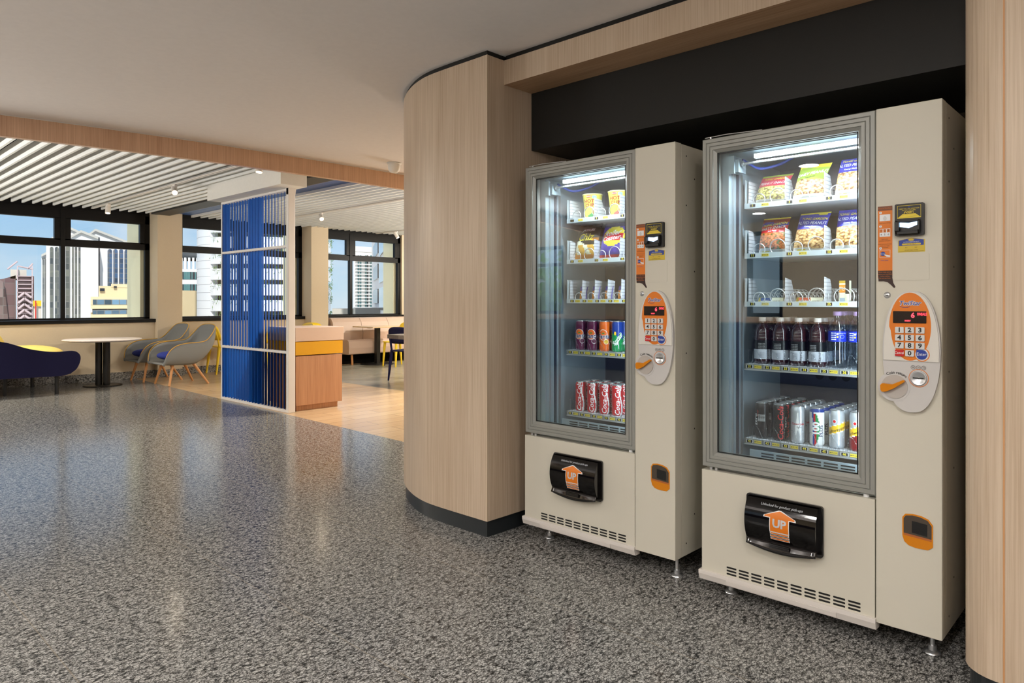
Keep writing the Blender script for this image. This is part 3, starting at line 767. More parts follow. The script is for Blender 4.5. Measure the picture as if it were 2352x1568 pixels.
    b = MB(); b.prism(rrect(-0.384, -0.286, Z(1.1115), Z(1.1505), 0.0015), lambda a, z, t: (t, a, z), F - 0.002, F)
    P(b, 'display', DISP, kp)
    b = MB(); b.text('6', 0.023, lambda x, y: (F - 0.0024, -0.345 - x, Z(1.1365) + y), 0, 0, 0.02); b.text(tags['word'], 0.0125, lambda x, y: (F - 0.0024, -0.3715 - x, Z(1.141) + y), 0, 0, 0.01, 0.62)
    b.text('INSERT', 0.0062, lambda x, y: (F - 0.0024, -0.330 - x, Z(1.119) + y), 0, 0, 0.03, 0.9)
    P(b, 'led_readout', LEDR, kp)
    for k, s in enumerate('1234567890'):
        r_, c_ = (k // 3, k % 3) if k < 9 else (3, 1)
        a, z = -0.3055 - 0.0305 * c_, 1.0885 - 0.0254 * r_
        b = MB(); b.prism(rrect(a - 0.0128, a + 0.0128, Z(z - 0.0102), Z(z + 0.0102), 0.0025), lambda q, zq, t: (t, q, zq), F - 0.0045, F)
        b.text(s, 0.0205, lambda x, y: (F - 0.0049, a - x, Z(z) + y), 1, 0, 0.028, 1.12)
        P(b, 'key', [KEYM, BLK], kp, bevel=0.0006)
    b = MB(); b.prism(rrect(-0.3185, -0.2925, Z(1.0015), Z(1.023), 0.0025), lambda q, zq, t: (t, q, zq), F - 0.0045, F); b.text('Cancel', 0.0128, lambda x, y: (F - 0.0049, -0.3055 - x, Z(1.0125) + y), 1, 0, 0.0, 0.80)
    P(b, 'cancel_key', [REDP, WHT], kp)
    b = MB(); b.prism([(-0.371 + 0.0155 * math.cos(R(t)), Z(1.0095) + 0.0155 * math.sin(R(t))) for t in range(90, 361, 15)] + [(-0.371 + 0.0155, Z(1.0095) + 0.0155)], lambda q, zq, t: (t, q, zq), F - 0.0045, F); b.text('Enter', 0.0150, lambda x, y: (F - 0.0049, -0.371 - x, Z(1.0105) + y), 1, 0, 0.0, 0.86)
    b.v = [(x, -0.742 - a if False else a, z) for x, a, z in b.v]
    P(b, 'enter_key', [BLU, WHT], kp)
    # coin slot, return knob
    F = -0.0212
    b = MB(); b.flat(circ(-0.3610, Z(0.932), 0.0295, 28), fr(F), 0); b.flat(circ(-0.3610, Z(0.932), 0.0275, 28), fr(F - 0.0002), 1)
    b.lathe([(0.0215, 0.0), (0.024, 0.004), (0.022, 0.005), (0.019, 0.003), (0.0, -0.001)], n=28, mi=2)
    m0 = 56; b.v = b.v[:m0] + [(F - 0.0003 - z, -0.361 + x, Z(0.932) + y) for x, y, z in b.v[m0:]]
    b.box(F - 0.0050, F - 0.001, -0.3755, -0.3455, Z(0.9305), Z(0.9340), 3)
    P(b, 'coin_slot', [ORNG, HOUS, STEEL, HOLE], kp)
    b = MB()
    for a, s in ((-0.3445, '50'), (-0.3600, '20'), (-0.3755, '10')):
        b.tube([(F, a + 0.0062 * math.cos(t * PI / 8), Z(0.9665) + 0.0062 * math.sin(t * PI / 8)) for t in range(16)], 0.0004, 4, True); b.text(s, 0.0072, lambda x, y: (F - 0.0003, a - x, Z(0.9665) + y))
    P(b, 'coin_value_print', BLK, kp); b = MB()
    tx, tf = text_geo('Coin return', 0.0135, 0, 0.01)
    b.add([(F - 0.0011, -0.292 - (0.0475 + y) * math.sin((x - 0.012) / 0.047 + 0.35), Z(0.899) + (0.0475 + y) * math.cos((x - 0.012) / 0.047 + 0.35)) for x, y in tx], tf)
    P(b, 'panel_lettering', BLK, kp)
    b = MB(); b.prism(circ(-0.2895, Z(0.899), 0.0395, 30), lambda a, z, t: (t, a, z), -0.0235, -0.02)
    P(b, 'knob_dial', mat('grey_dial', rgb(176, 170, 164), 0.35), kp, bevel=0.001)
    b = MB(); b.prism([(-0.2505, Z(0.886)), (-0.2495, Z(0.902)), (-0.255, Z(0.909)), (-0.285, Z(0.9065)), (-0.3195, Z(0.9245)), (-0.3240, Z(0.919)), (-0.290, Z(0.8935)), (-0.268, Z(0.882)), (-0.255, Z(0.880))], lambda a, z, t: (t, a, z), -0.037, -0.0225)
    P(b, 'return_knob', AMBER, kp, bevel=0.003)
    # coin cup
    cup = [(-0.3990, Z(0.384)), (-0.3990, Z(0.455)), (-0.386, Z(0.472)), (-0.365, Z(0.4795)), (-0.340, Z(0.4815)), (-0.318, Z(0.478)), (-0.3095, Z(0.466)), (-0.3095, Z(0.405)), (-0.315, Z(0.387)), (-0.328, Z(0.376)), (-0.350, Z(0.3715)), (-0.385, Z(0.3725))]
    b = MB(); b.prism(cup, lambda a, z, t: (t, a, z), -0.0085, -0.005)
    cc = P(b, 'coin_cup', AMBER, bevel=0.0015)
    inn = [(-0.3955, Z(0.402)), (-0.3955, Z(0.452)), (-0.384, Z(0.468)), (-0.363, Z(0.475)), (-0.340, Z(0.477)), (-0.320, Z(0.473)), (-0.3135, Z(0.463)), (-0.3135, Z(0.408))]
    b = MB(); b.flat(inn, fr(-0.0088), 0); b.flat([(-0.383, Z(0.415)), (-0.383, Z(0.455)), (-0.338, Z(0.459)), (-0.338, Z(0.420))], fr(-0.0091), 1); b.flat([(-0.3955, Z(0.402)), (-0.3955, Z(0.409)), (-0.3135, Z(0.415)), (-0.3135, Z(0.408))], fr(-0.0091), 2)
    P(b, 'cup_window', [mat('smoked_window', rgb(74, 66, 58), 0.08), HOLE, mat('amber_lip', rgb(168, 96, 50), 0.2)], cc)
    # levelling feet
    for x, a in ((0.095, 0.345), (0.095, -0.375), (0.70, 0.345), (0.70, -0.375)):
        b = MB(); b.cyl((x, a, 0.01), (x, a, Z(0.10)), 0.0075, 12); b.lathe([(0.0, 0.012), (0.012, 0.010), (0.024, 0.005), (0.026, 0.0)], x, a, 0, 20); b.tube([(x, a, 0.010), (x, a, 0.026)], 0.014, 6)
        P(b, 'levelling_foot', STEEL)
    # trays
    def plate_tag(tr, a, z, s, price, x, wtag=0.022):
        b = MB()
        b.box(x - 0.0006, x, a - 0.0135, a + 0.0135, z - 0.0065, z + 0.0065, 1); b.box(x - 0.0010, x, a - 0.0115, a + 0.0115, z - 0.0058, z + 0.0058, 2)
        b.text(s, 0.0135, lambda p, q: (x - 0.0014, a - p, z + q), 3, 0, 0.02)
        P(b, 'number_tag', [TRAYM, WHT, BLK, YELB, YEL], tr); b = MB()
        c = a - 0.052 if wtag > 0.1 else a - 0.034
        b.box(x - 0.0008, x, c - 0.0145, c + 0.0145, z - 0.0055, z + 0.0055, 4); b.text(price, 0.0072, lambda p, q: (x - 0.0012, c - p, z + q), 2, 0, 0.01)
        P(b, 'price_tag', [TRAYM, WHT, BLK, YELB, YEL], tr)
    for z, nums, price, pitch, coil_n in ((1.574, ['1', '3', '5', '7'], 'MYR3.00', 0.15, tags['top_coils']), (1.371, ['11', '13', '15', '17'], 'MYR3.00', 0.15, 4), (1.174, tags['mid'], 'MYR6.00', tags['midp'], 7)):
        z = Z(z)
        b = MB(); b.box(0.148, 0.54, -0.255, 0.312 + off, z - 0.012, z - 0.008); b.box(0.147, 0.150, -0.255, 0.314 + off, z - 0.012, z + 0.009); b.box(0.15, 0.54, 0.310 + off, 0.314 + off, z - 0.012, z + 0.105)
        tr = P(b, 'tray', TRAYM)
        for k, s in enumerate(nums):
            a = 0.279 + off - pitch * k
            if a < -0.2: continue
            plate_tag(tr, a, z - 0.001, s, price, 0.147, pitch)
            dv = a + 0.021
            b = MB(); b.prism([(0.155, z - 0.004), (0.158, z + 0.103), (0.215, z + 0.095), (0.27 if pitch > 0.1 else 0.20, z - 0.004)], lambda x, q, t: (x, t, q), dv - 0.0012, dv + 0.0012)
            P(b, 'divider', DIVM, tr)
            if pitch < 0.1: coils = [(a - 0.036, 0.021, 1)]
            elif s == '25': coils = [(a - 0.045, 0.030, 1)]
            else: coils = [(a - 0.024, 0.024, -1), (a - 0.100, 0.031, 1)]
            for cy, rr, sg in coils:
                turns = coil_n; path = []
                for i in range(turns * 20 + 1):
                    t = 2 * PI * i / 20; ph = (i % 20) / 20
                    st = min(ph / 0.07, 1) * 0.5 + max((ph - 0.93) / 0.07, 0) * 0.5 if i else 0.5
                    path.append((0.1545 + 0.30 / turns * (i // 20 + (st - 0.5 if i >= 20 or ph > 0.07 else 0)), cy + sg * rr * math.sin(t), z - 0.004 + rr + 0.002 - rr * math.cos(t)))
                P(MB().tube(path, 0.0022, 6), 'spiral_coil', STEEL, tr)
            b = MB(); b.prism([(a - 0.118, z - 0.006), (a - 0.108, z + 0.004), (a - 0.066, z + 0.004), (a - 0.056, z - 0.006)] if pitch > 0.1 else [(a - 0.056, z - 0.006), (a - 0.05, z + 0.003), (a - 0.024, z + 0.003), (a - 0.018, z - 0.006)], lambda q, zq, t: (t, q, zq), 0.152, 0.175)
            P(b, 'coil_stop', SBLACK, tr)
    for zi, (z, dec) in enumerate(((0.919, 3), (0.615, 4))):
        z = Z(z)
        b = MB(); b.box(0.148, 0.545, -0.255, 0.312 + off, z - 0.016, z + 0.010, 0); b.box(0.1465, 0.149, -0.255, 0.314 + off, z - 0.0105, z + 0.0105, 1)
        b.box(0.1455, 0.150, -0.255, 0.316 + off, z - 0.016, z - 0.0125, 2)
        tr = P(b, 'tray', [TRAYW, ALU, STEEL])
        k = 0
        while True:
            a = 0.291 + off - 0.0735 * k
            if a < -0.19: break
            plate_tag(tr, a, z - 0.0005, '%d%d' % (dec, k + 1), tags['p3'](k) if dec == 3 else 'MYR3.00', 0.1465)
            P(MB().box(0.1460, 0.1466, a + 0.0185, a + 0.0195, z - 0.0105, z + 0.0105), 'joint', BLK, tr)
            b = MB(); zt_ = z + 0.010; cy = a - 0.030
            b.tube(smooth_path([(0.154, a + 0.008, zt_), (0.154, a + 0.008, zt_ + 0.03), (0.155, a + 0.008, zt_ + 0.058)], 3), 0.0016, 6)
            for dx, da, rr in ((0.0, -0.022, 0.0062), (0.0, -0.036, 0.0055), (-0.002, -0.05, 0.005), (0.0, -0.004, 0.005)):
                b.lathe([(0.0, 0.0), (rr, 0.001), (rr * 0.7, rr), (rr * 0.9, rr * 1.5), (0.0, rr * 2)], 0.1535 + dx, a + da, zt_ - 0.001, 8)
            b.tube(smooth_path([(0.154, a - 0.008, zt_), (0.153, a - 0.012, zt_ + 0.045), (0.156, a - 0.026, zt_ + 0.050), (0.155, a - 0.052, zt_ + 0.004)], 4), 0.0018, 6)
            P(b, 'can_retainer', CLEARP, tr)
            k += 1
    return root

near = vending('vending_machine', 'cream vending machine nearest the right hand timber wall, with bottles behind its glass', 0.970, 0.0, 0.0,
               {'word': 'ONSALE', 'top_coils': 4, 'mid': ['21', '23', '25', '27'], 'midp': 0.15, 'p3': lambda k: 'MYR6.00' if k < 4 else 'MYR3.00'}, 8.0)
far = vending('vending_machine', 'cream vending machine next to the curved timber wall, with noodle cups on its top shelf', 1.940, 0.013, -0.036,
              {'word': 'DONE', 'top_coils': 2, 'mid': ['21', '22', '23', '24', '25', '26'], 'midp': 0.077, 'p3': lambda k: 'MYR3.00'}, 6.5)

# ------------------------------------------------------------------ goods inside the machines
def pk(name, r, g, b, rough=0.28, **k): return mat(name, rgb(r, g, b), rough, k.pop('metal', 0.0), 0.5, **k)
LID = pk('can_lid_metal', 205, 205, 205, 0.25, metal=0.85)
C_RED = pk('can_red', 196, 22, 30, metal=0.15); C_WHITE = pk('can_white', 236, 236, 236); C_BLACK = pk('can_black', 16, 14, 15)
C_SILV = pk('can_silver', 196, 200, 206, 0.3, metal=0.45); C_PURP = pk('can_purple', 92, 22, 62); C_ORNG = pk('can_orange', 226, 104, 30)
C_BLUE = pk('can_blue', 28, 58, 140); C_GREEN = pk('can_green', 26, 138, 74); C_YEL = pk('can_yellow', 232, 186, 40); C_NAVY = pk('can_navy', 20, 30, 92)
C_LEAF = pk('can_leaf', 30, 130, 60); C_DRED = pk('can_dark_red', 120, 18, 26)
P_WHITE = pk('pack_white', 240, 240, 236); P_YEL = pk('pack_yellow', 236, 214, 60); P_RED = pk('pack_red', 206, 40, 48); P_MAROON = pk('pack_maroon', 130, 26, 30)
P_BLUE = pk('pack_blue', 48, 48, 160); P_GREEN = pk('pack_green', 150, 172, 62); P_PINK = pk('pack_pink_red', 205, 44, 76); P_BLACK = pk('pack_black', 22, 16, 14)
P_ORNG = pk('pack_orange', 230, 142, 34); P_PURP = pk('pack_purple', 72, 56, 160); P_CREAM = pk('pack_cream', 236, 234, 206); P_GOLD = pk('pack_gold', 206, 170, 50, metal=0.3)
def nuts(name, c1, c2, c3, sc):
    m = mat(name, c1, 0.4); n, l, b_ = nodes(m)
    v = n.new('ShaderNodeTexVoronoi'); v.inputs['Scale'].default_value = 1.0; l.new(coords(m, (sc, sc, sc * 1.5)), v.inputs['Vector'])
    a = rampnode(m, v.outputs['Distance'], [(0.25, c1), (0.55, c2), (0.75, c3)])
    base(m, a); return m
NUT = nuts('peanut_print', rgb(236, 206, 150), rgb(214, 164, 100), rgb(120, 72, 36), 90)
NUT2 = nuts('mixed_snack_print', rgb(226, 150, 84), rgb(200, 96, 50), rgb(90, 110, 40), 110)
NUT3 = nuts('green_pea_snack_print', rgb(232, 206, 140), rgb(170, 170, 70), rgb(100, 70, 36), 95)

CAN_H, CAN_R = 0.147, 0.0272
TEXT_CUT[0] = 0.11
def can_body(mi, lettering, th0):
    b = MB()
    prof = [(0.0, 0.002), (0.019, 0.0), (0.022, 0.001), (CAN_R, 0.010)] + [(CAN_R, 0.010 + (CAN_H - 0.026) * k / 22) for k in range(1, 23)] + [(0.0235, CAN_H - 0.004)]
    b.lathe(prof, n=48, mi=(lambda t, z: mi(((t - th0 + PI) % (2 * PI) - PI) * CAN_R, z)) if callable(mi) else mi)
    return b
def wrap(th0, z0, vertical=True, r=CAN_R + 0.0004, du=0.0):
    if vertical: return lambda x, y: (r * math.cos(th0 + (du - y) / r), r * math.sin(th0 + (du - y) / r), z0 + x)
    return lambda x, y: (r * math.cos(th0 + (du + x) / r), r * math.sin(th0 + (du + x) / r), z0 + y)
def wrap_poly(b, poly, th0, mi, r=CAN_R + 0.0003):       # polygon in (viewer right, height) fanned over the can
    cx = sum(p[0] for p in poly) / len(poly); cz = sum(p[1] for p in poly) / len(poly)
    W = lambda x, z: (r * math.cos(th0 + x / r), r * math.sin(th0 + x / r), z)
    for i in range(len(poly)):
        p, q = poly[i], poly[(i + 1) % len(poly)]
        for k in range(4):
            s0, s1 = k / 4, (k + 1) / 4
            f = lambda s, a: (cx + (a[0] - cx) * s, cz + (a[1] - cz) * s)
            b.add([W(*f(s0, p)), W(*f(s1, p)), W(*f(s1, q)), W(*f(s0, q))], [(0, 1, 2, 3)], mi)
def art_cola(th0):
    def mi(u, z): return 1 if abs(u - (0.012 + 0.006 * math.sin(z * 45))) < 0.0025 + 0.003 * max(0, 1 - z / 0.147) else 0
    l = MB(); l.text('Coca-Cola', 0.033, wrap(th0, 0.074, du=-0.006), 0, 0.25, 0.012)
    return mi, [C_RED, C_WHITE], l, [C_WHITE]
def art_zero(th0):
    l = MB(); l.text('Coca-Cola', 0.031, wrap(th0, 0.072, du=-0.002), 0, 0.25, 0.012); l.text('zero', 0.024, wrap(th0, 0.076, du=0.020), 1, 0, 0.01)
    return 0, [C_BLACK], l, [REDP, WHT]
def art_zero_side(th0):
    l = MB(); l.text('zero', 0.026, wrap(th0, 0.078, du=-0.014), 0, 0, 0.01)
    for k in range(7): l.text('caffeine soda', 0.0055, wrap(th0, 0.085, du=0.0 + 0.004 * k), 0)
    l.text('no sugar', 0.008, wrap(th0, 0.104, du=-0.004), 1)
    return 0, [C_BLACK], l, [WHT, REDP]
def art_light(th0):
    l = MB(); wrap_poly(l, [(-0.009, 0.030), (0.007, 0.030), (0.008, 0.06), (0.004, 0.085), (0.0015, 0.105), (0.001, 0.122), (-0.004, 0.122), (-0.0045, 0.105), (-0.008, 0.085), (-0.011, 0.06)], th0, 0)
    l.text('Coca-Cola', 0.0115, wrap(th0, 0.078, False, CAN_R + 0.0007, du=-0.002), 1, 0.25, 0.02); l.text('light', 0.011, wrap(th0, 0.066, False, CAN_R + 0.0007, du=0.004), 2)
    return 0, [C_SILV], l, [C_WHITE, REDP, C_BLACK]
def art_plus(th0):
    def mi(u, z):
        q = u + 0.006 - 0.003 * math.sin(z * 30)
        lim = 0.012 * math.sin(PI * min(max((z - 0.012) / 0.122, 0), 1)) + 0.004
        if z > 0.134: return 1
        if -0.012 < q < -0.006 and z < 0.13: return 1
        if -0.006 <= q < 0.001 and z < 0.128: return 2
        if 0.001 <= q < lim - 0.002 and 0.012 < z < 0.124: return 3
        return 0
    l = MB(); l.text('100', 0.034, wrap(th0, 0.068, du=-0.003), 1, 0, 0.05); l.text('PLUS', 0.021, wrap(th0, 0.060, du=0.016), 0, 0, 0.012)
    return mi, [C_WHITE, C_BLUE, C_RED, C_GREEN], l, [C_NAVY, C_WHITE]
def art_tonic(th0, low):
    def mi(u, z):
        d = z - (0.076 + 0.35 * u)
        if abs(d) < 0.014: return 1
        if abs(d) < 0.0175: return 2
        return 3 if d < 0 and low else 0
    l = MB(); l.text('Schweppes', 0.0165, lambda x, y: wrap(th0, 0.0745 + 0.35 * (x - 0.004), False, du=0.004)(x, y), 0, 0, 0.008)
    wrap_poly(l, circ(-0.006, 0.104, 0.0075, 14), th0, 2); wrap_poly(l, circ(-0.006, 0.104, 0.0055, 14), th0, 1, CAN_R + 0.0006)
    return mi, [C_SILV, C_YEL, C_WHITE, C_DRED], l, [C_BLACK, C_RED, C_WHITE]
def art_fruit(th0, fruit):
    l = MB()
    wrap_poly(l, circ(-0.006, 0.080, 0.0235, 22, 0.026), th0, 3); wrap_poly(l, circ(-0.006, 0.080, 0.0215, 22, 0.024), th0, 1, CAN_R + 0.0005)
    wrap_poly(l, [(-0.014, 0.085), (-0.006, 0.092), (0.004, 0.088), (-0.004, 0.084)], th0, 4, CAN_R + 0.0008)
    l.text('Fanta', 0.029, wrap(th0, 0.072, False, CAN_R + 0.0010, du=-0.003), 3, 0.1, 0.06); l.text('Fanta', 0.029, wrap(th0, 0.072, False, CAN_R + 0.0014, du=-0.003), 0, 0.1, 0.02)
    wrap_poly(l, circ(0.010, 0.047, 0.0125, 18), th0, 3, CAN_R + 0.0008); wrap_poly(l, circ(0.010, 0.047, 0.0108, 18), th0, 2 if fruit == 'purple' else 5, CAN_R + 0.0011)
    return 0, [C_PURP if fruit == 'purple' else C_ORNG], l, [C_NAVY, C_ORNG, C_PURP, C_WHITE, C_LEAF, C_YEL]
def art_lime(th0):
    def mi(u, z): return 0 if z > 0.082 - 0.5 * (u + 0.005) else 1
    l = MB()
    wrap_poly(l, [(-0.018, 0.040), (0.014, 0.092), (0.022, 0.094), (0.030, 0.078), (0.010, 0.052), (-0.004, 0.032), (0.012, 0.016), (0.010, 0.016), (-0.010, 0.032)], th0, 1)
    wrap_poly(l, [(-0.016, 0.042), (0.014, 0.089), (0.020, 0.091), (0.027, 0.079), (0.008, 0.054), (-0.006, 0.036)], th0, 2, CAN_R + 0.0006)
    tx, tf = text_geo('Sprite', 0.026, 0, 0.02); W = wrap(th0, 0.062, False, CAN_R + 0.0009, du=0.004)
    l.add([W(x * 0.62 - y * 0.78, x * 0.78 + y * 0.62) for x, y in tx], tf, 1)
    wrap_poly(l, circ(-0.008, 0.089, 0.0055, 12, 0.009), th0, 0, CAN_R + 0.0009)
    return mi, [C_BLUE, C_GREEN], l, [C_YEL, C_WHITE, C_LEAF]

def make_can(art, loc, label, group, th0):
    mi, mats_, let, lm = art
    root = thing('drink_can', label, 'can', loc, 0, group)
    can_body(mi, None, th0).build('body', mats_, root)
    b = MB(); b.lathe([(0.0235, CAN_H - 0.004), (0.0245, CAN_H - 0.001), (0.0235, CAN_H), (0.0222, CAN_H - 0.001), (0.0215, CAN_H - 0.005), (0.0, CAN_H - 0.005)], n=28)
    b.build('lid', LID, root)
    b = MB(); b.tube([(0.004 + 0.007 * math.cos(t), 0.005 * math.sin(t), CAN_H - 0.0035) for t in [k * PI / 5 for k in range(10)]], 0.0012, 5, True); b.build('pull_tab', LID, root)
    let.build('lettering', lm, root)
    return root
WORD = ['second', 'third', 'fourth', 'fifth']
def can_row(artf, x, y, z, depth, desc, slot, mach, group, turn=0.0):
    th0 = PI + math.atan2(y, x) + turn
    c = make_can(artf(th0), (x, y, z), '%s, front of slot %s, %s machine' % (desc, slot, mach), group, th0)
    for k in range(depth - 1):
        dup(c, (x + 0.0568 * (k + 1), y, z), '%s, %s back in slot %s, %s machine' % (desc, WORD[k], slot, mach))
g5 = 'drink cans on the bottom tray of the near machine'
for k, (af, d) in enumerate(((art_zero_side, 'black soda can with white sideways word'), (art_zero, 'black soda can with red script'), (art_light, 'silver soda can with white bottle shape'),
                             (art_plus, 'white can with blue, red and green stripes'), (lambda t: art_tonic(t, False), 'silver can with slanting yellow band'), (lambda t: art_tonic(t, True), 'silver and dark red can with yellow band'))):
    can_row(af, 2.794, 0.97 + 0.261 - 0.0735 * k, 0.6252, 5, d, '4%d' % (k + 1), 'near', g5, (-0.5, 0.25, 0.0, 0.0, -0.1, -0.1)[k])
g5 = 'red soda cans on the bottom tray of the far machine'
for k in range(4):
    can_row(art_cola, 2.794, 1.94 + 0.225 - 0.0735 * k, 0.6382, 3, 'red soda can with white script', '4%d' % (k + 1), 'far', g5, 0.12 * k - 0.1)
g4 = 'fruit soda cans on the fourth tray of the far machine'
for k, (af, d) in enumerate(((lambda t: art_fruit(t, 'purple'), 'purple grape soda can'), (lambda t: art_fruit(t, 'purple'), 'purple grape soda can'), (lambda t: art_fruit(t, 'orange'), 'orange soda can'), (art_lime, 'blue and green lime soda can'))):
    can_row(af, 2.794, 1.94 + 0.225 - 0.0735 * k, 0.9422, 3, d, '3%d' % (k + 1), 'far', g4, -0.12)

# bottles
JUICE = mat('dark_red_juice_bottle', (0.030, 0.006, 0.008, 1), 0.08, 0, 0.6, coat=0.6)
LABD = pk('bottle_label_black', 10, 12, 14, 0.3); LABS = pk('bottle_label_silver', 196, 200, 210, 0.3)
CAPW = pk('white_cap', 220, 214, 208); CAPL = pk('lilac_cap', 158, 130, 178)
WATER = thin_glass('water_bottle_plastic', (0.86, 0.90, 0.94, 1), 0.10, 0.8, 0.03)
LABB = pk('bottle_label_blue', 34, 52, 176, 0.3)
def juice(loc, label, th0, group):
    root = thing('juice_bottle', label, 'bottle', loc, 0, group)
    pr = [(0.0, 0.002), (0.026, 0.0), (0.0325, 0.006), (0.0335, 0.016), (0.0325, 0.020), (0.0325, 0.098), (0.0338, 0.102), (0.0338, 0.106), (0.031, 0.110), (0.0325, 0.114), (0.031, 0.118), (0.0315, 0.126), (0.0285, 0.142), (0.021, 0.157), (0.0135, 0.166), (0.0125, 0.176)]
    b = MB(); b.lathe(pr, n=36); b.build('body', JUICE, root)
    b = MB(); b.lathe([(0.0, 0.190), (0.0135, 0.190), (0.0148, 0.188), (0.0148, 0.174), (0.0125, 0.173)], n=24); b.build('cap', CAPW, root)
    b = MB(); b.lathe([(0.0329, 0.021), (0.0330, 0.040), (0.0330, 0.060), (0.0330, 0.097)], n=48, mi=lambda t, z: 1 if z > 0.058 else 0)
    W = wrap(th0, 0.058, True, 0.0334, 0.010)
    b.text('vitaminwater', 0.0165, W, 2, 0, 0.012)
    for k in range(5): b.text('nutrient drink', 0.0050, wrap(th0, 0.084 - 0.006 * k, False, 0.0334, -0.016), 3); b.text('vitamins b c', 0.0044, wrap(th0, 0.048 - 0.005 * k, False, 0.0334, -0.014), 2)
    b.build('label', [LABS, LABD, C_BLACK, WHT], root)
    return root
def water(loc, label, th0, group):
    root = thing('water_bottle', label, 'bottle', loc, 0, group)
    pr = [(0.0, 0.004), (0.024, 0.0), (0.0325, 0.008), (0.0335, 0.03), (0.0322, 0.045), (0.0335, 0.055), (0.0315, 0.075), (0.0325, 0.088), (0.0332, 0.10), (0.0332, 0.142), (0.0325, 0.150), (0.027, 0.174), (0.0165, 0.188), (0.0135, 0.193), (0.0135, 0.203)]
    b = MB(); b.lathe(pr, n=36); b.build('body', WATER, root)
    b = MB(); b.lathe([(0.0, 0.216), (0.0145, 0.216), (0.0158, 0.214), (0.0158, 0.201), (0.0135, 0.200)], n=24); b.build('cap', CAPL, root)
    b = MB(); b.lathe([(0.0336, 0.102), (0.0336, 0.141)], n=48)
    wp = lambda x0, x1, z0, z1, m: wrap_poly(b, [(x0, z0), (x1, z0), (x1, z1), (x0, z1)], th0, m, 0.0339)
    for k in range(4): wp(-0.026, -0.008, 0.108 + 0.008 * k, 0.1125 + 0.008 * k, 1)
    wrap_poly(b, circ(-0.003, 0.131, 0.004, 12), th0, 1, 0.0339); wrap_poly(b, circ(-0.003, 0.120, 0.0035, 12), th0, 2, 0.0339)
    b.text('drinking water', 0.0058, wrap(th0, 0.134, False, 0.0339, 0.015), 1)
    b.tube([wrap(th0, 0.121, False, 0.034, 0.014)(0.008 * math.cos(t), 0.006 * math.sin(t)) for t in [k * PI / 8 for k in range(16)]], 0.0004, 4, True, 1)
    b.build('label', [LABB, WHT, YEL], root)
    return root
for k in range(6):
    y = 0.97 + 0.261 - 0.0735 * k; x = 2.800
    f_, d, c = (juice, 'dark red drink bottle with black and silver label', 'drink bottles on the fourth tray of the near machine') if k < 4 else (water, 'clear water bottle with blue label', 'drink bottles on the fourth tray of the near machine')
    th0 = PI + math.atan2(y, x) + (0.35, 0.15, -0.05, -0.1, 0.1, -0.2)[k]
    o = f_((x, y, 0.9292), '%s, front of slot 3%d, near machine' % (d, k + 1), th0, c)
    for q in range(2): dup(o, (x + 0.068 * (q + 1), y, 0.9292), '%s, %s back in slot 3%d, near machine' % (d, WORD[q], k + 1))

# bags
def bag(name, loc, label, group, W, Hh, lean, skew, mif, mats_, texts, thick=0.022, seal=(0.06, 0.05)):
    root = thing(name, label, 'snack bag', loc, 0, group)
    def S(u, v, sgn):
        e = (max(0.0, math.sin(PI * min(max((v - seal[0]) / (1 - seal[0] - seal[1]), 0), 1)))) ** 0.55 * (max(0, math.sin(PI * u))) ** 0.6
        cr = 0.0012 * math.sin(u * 23 + v * 9) * math.sin(v * 17 + 1)
        wv = 1 - 0.05 * math.sin(PI * v)
        return (lean * Hh * v * v + sgn * (thick * e + cr * (1 if e > 0 else 0.3)) , (0.5 - u) * W * wv - skew * v, Hh * v)
    b = MB()
    b.grid(lambda u, v: S(u, v, -1), 22, 26, lambda u, v: mif(u, v)); b.grid(lambda u, v: S(u, v, 1), 22, 26, lambda u, v: mif(u, v))
    b.build('bag', mats_, root)
    if texts:
        l = MB()
        for s, sz, u0, v0, mi, tl in texts:
            def f(x, y, u0=u0, v0=v0, tl=tl):
                u = u0 + x / W; v = v0 + (y + x * tl) / Hh
                p = S(min(max(u, 0.02), 0.98), min(max(v, 0.01), 0.99), -1)
                return (p[0] - 0.0012 - (0.0006 if mi == 9 else 0), p[1], p[2])
            l.text(s, sz, f, mi, 0.15, 0.012)
        l.build('lettering', [WHT, YELB, C_BLACK, C_RED, P_ORNG], root)
    return root
def band(stops): return lambda u, v: next(m for lim, m in stops if v <= lim + 0.012 * math.sin(u * 6))
TEXT_CUT[0] = 0.22
gb = 'snack bags on the top two trays of the near machine'
yb = 0.97
bag('snack_bag', (2.782, yb + 0.219, 1.579), 'pink red peanut bag in slot 1 on the top tray of the near machine', gb, 0.128, 0.125, 0.62, 0.0,
    band([(0.07, 0), (0.14, 1), (0.58, 2), (0.92, 3), (2, 4)]), [P_YEL, P_WHITE, NUT3, P_PINK, P_GREEN], [('TONG GARDEN', 0.0135, 0.52, 0.84, 1, 0), ('PEANUT SNACK', 0.0150, 0.5, 0.68, 0, 0)])
bag('snack_bag', (2.782, yb + 0.072, 1.579), 'green honey peanut bag in slot 3 on the top tray of the near machine', gb, 0.118, 0.146, 0.45, 0.012,
    band([(0.04, 0), (0.16, 1), (0.55, 2), (0.68, 3), (0.86, 3), (0.9, 3), (2, 0)]), [P_YEL, P_WHITE, NUT, P_GREEN], [('HONEY PEANUTS', 0.0172, 0.5, 0.72, 0, 0.12), ('tong garden', 0.008, 0.5, 0.62, 2, 0.12)])
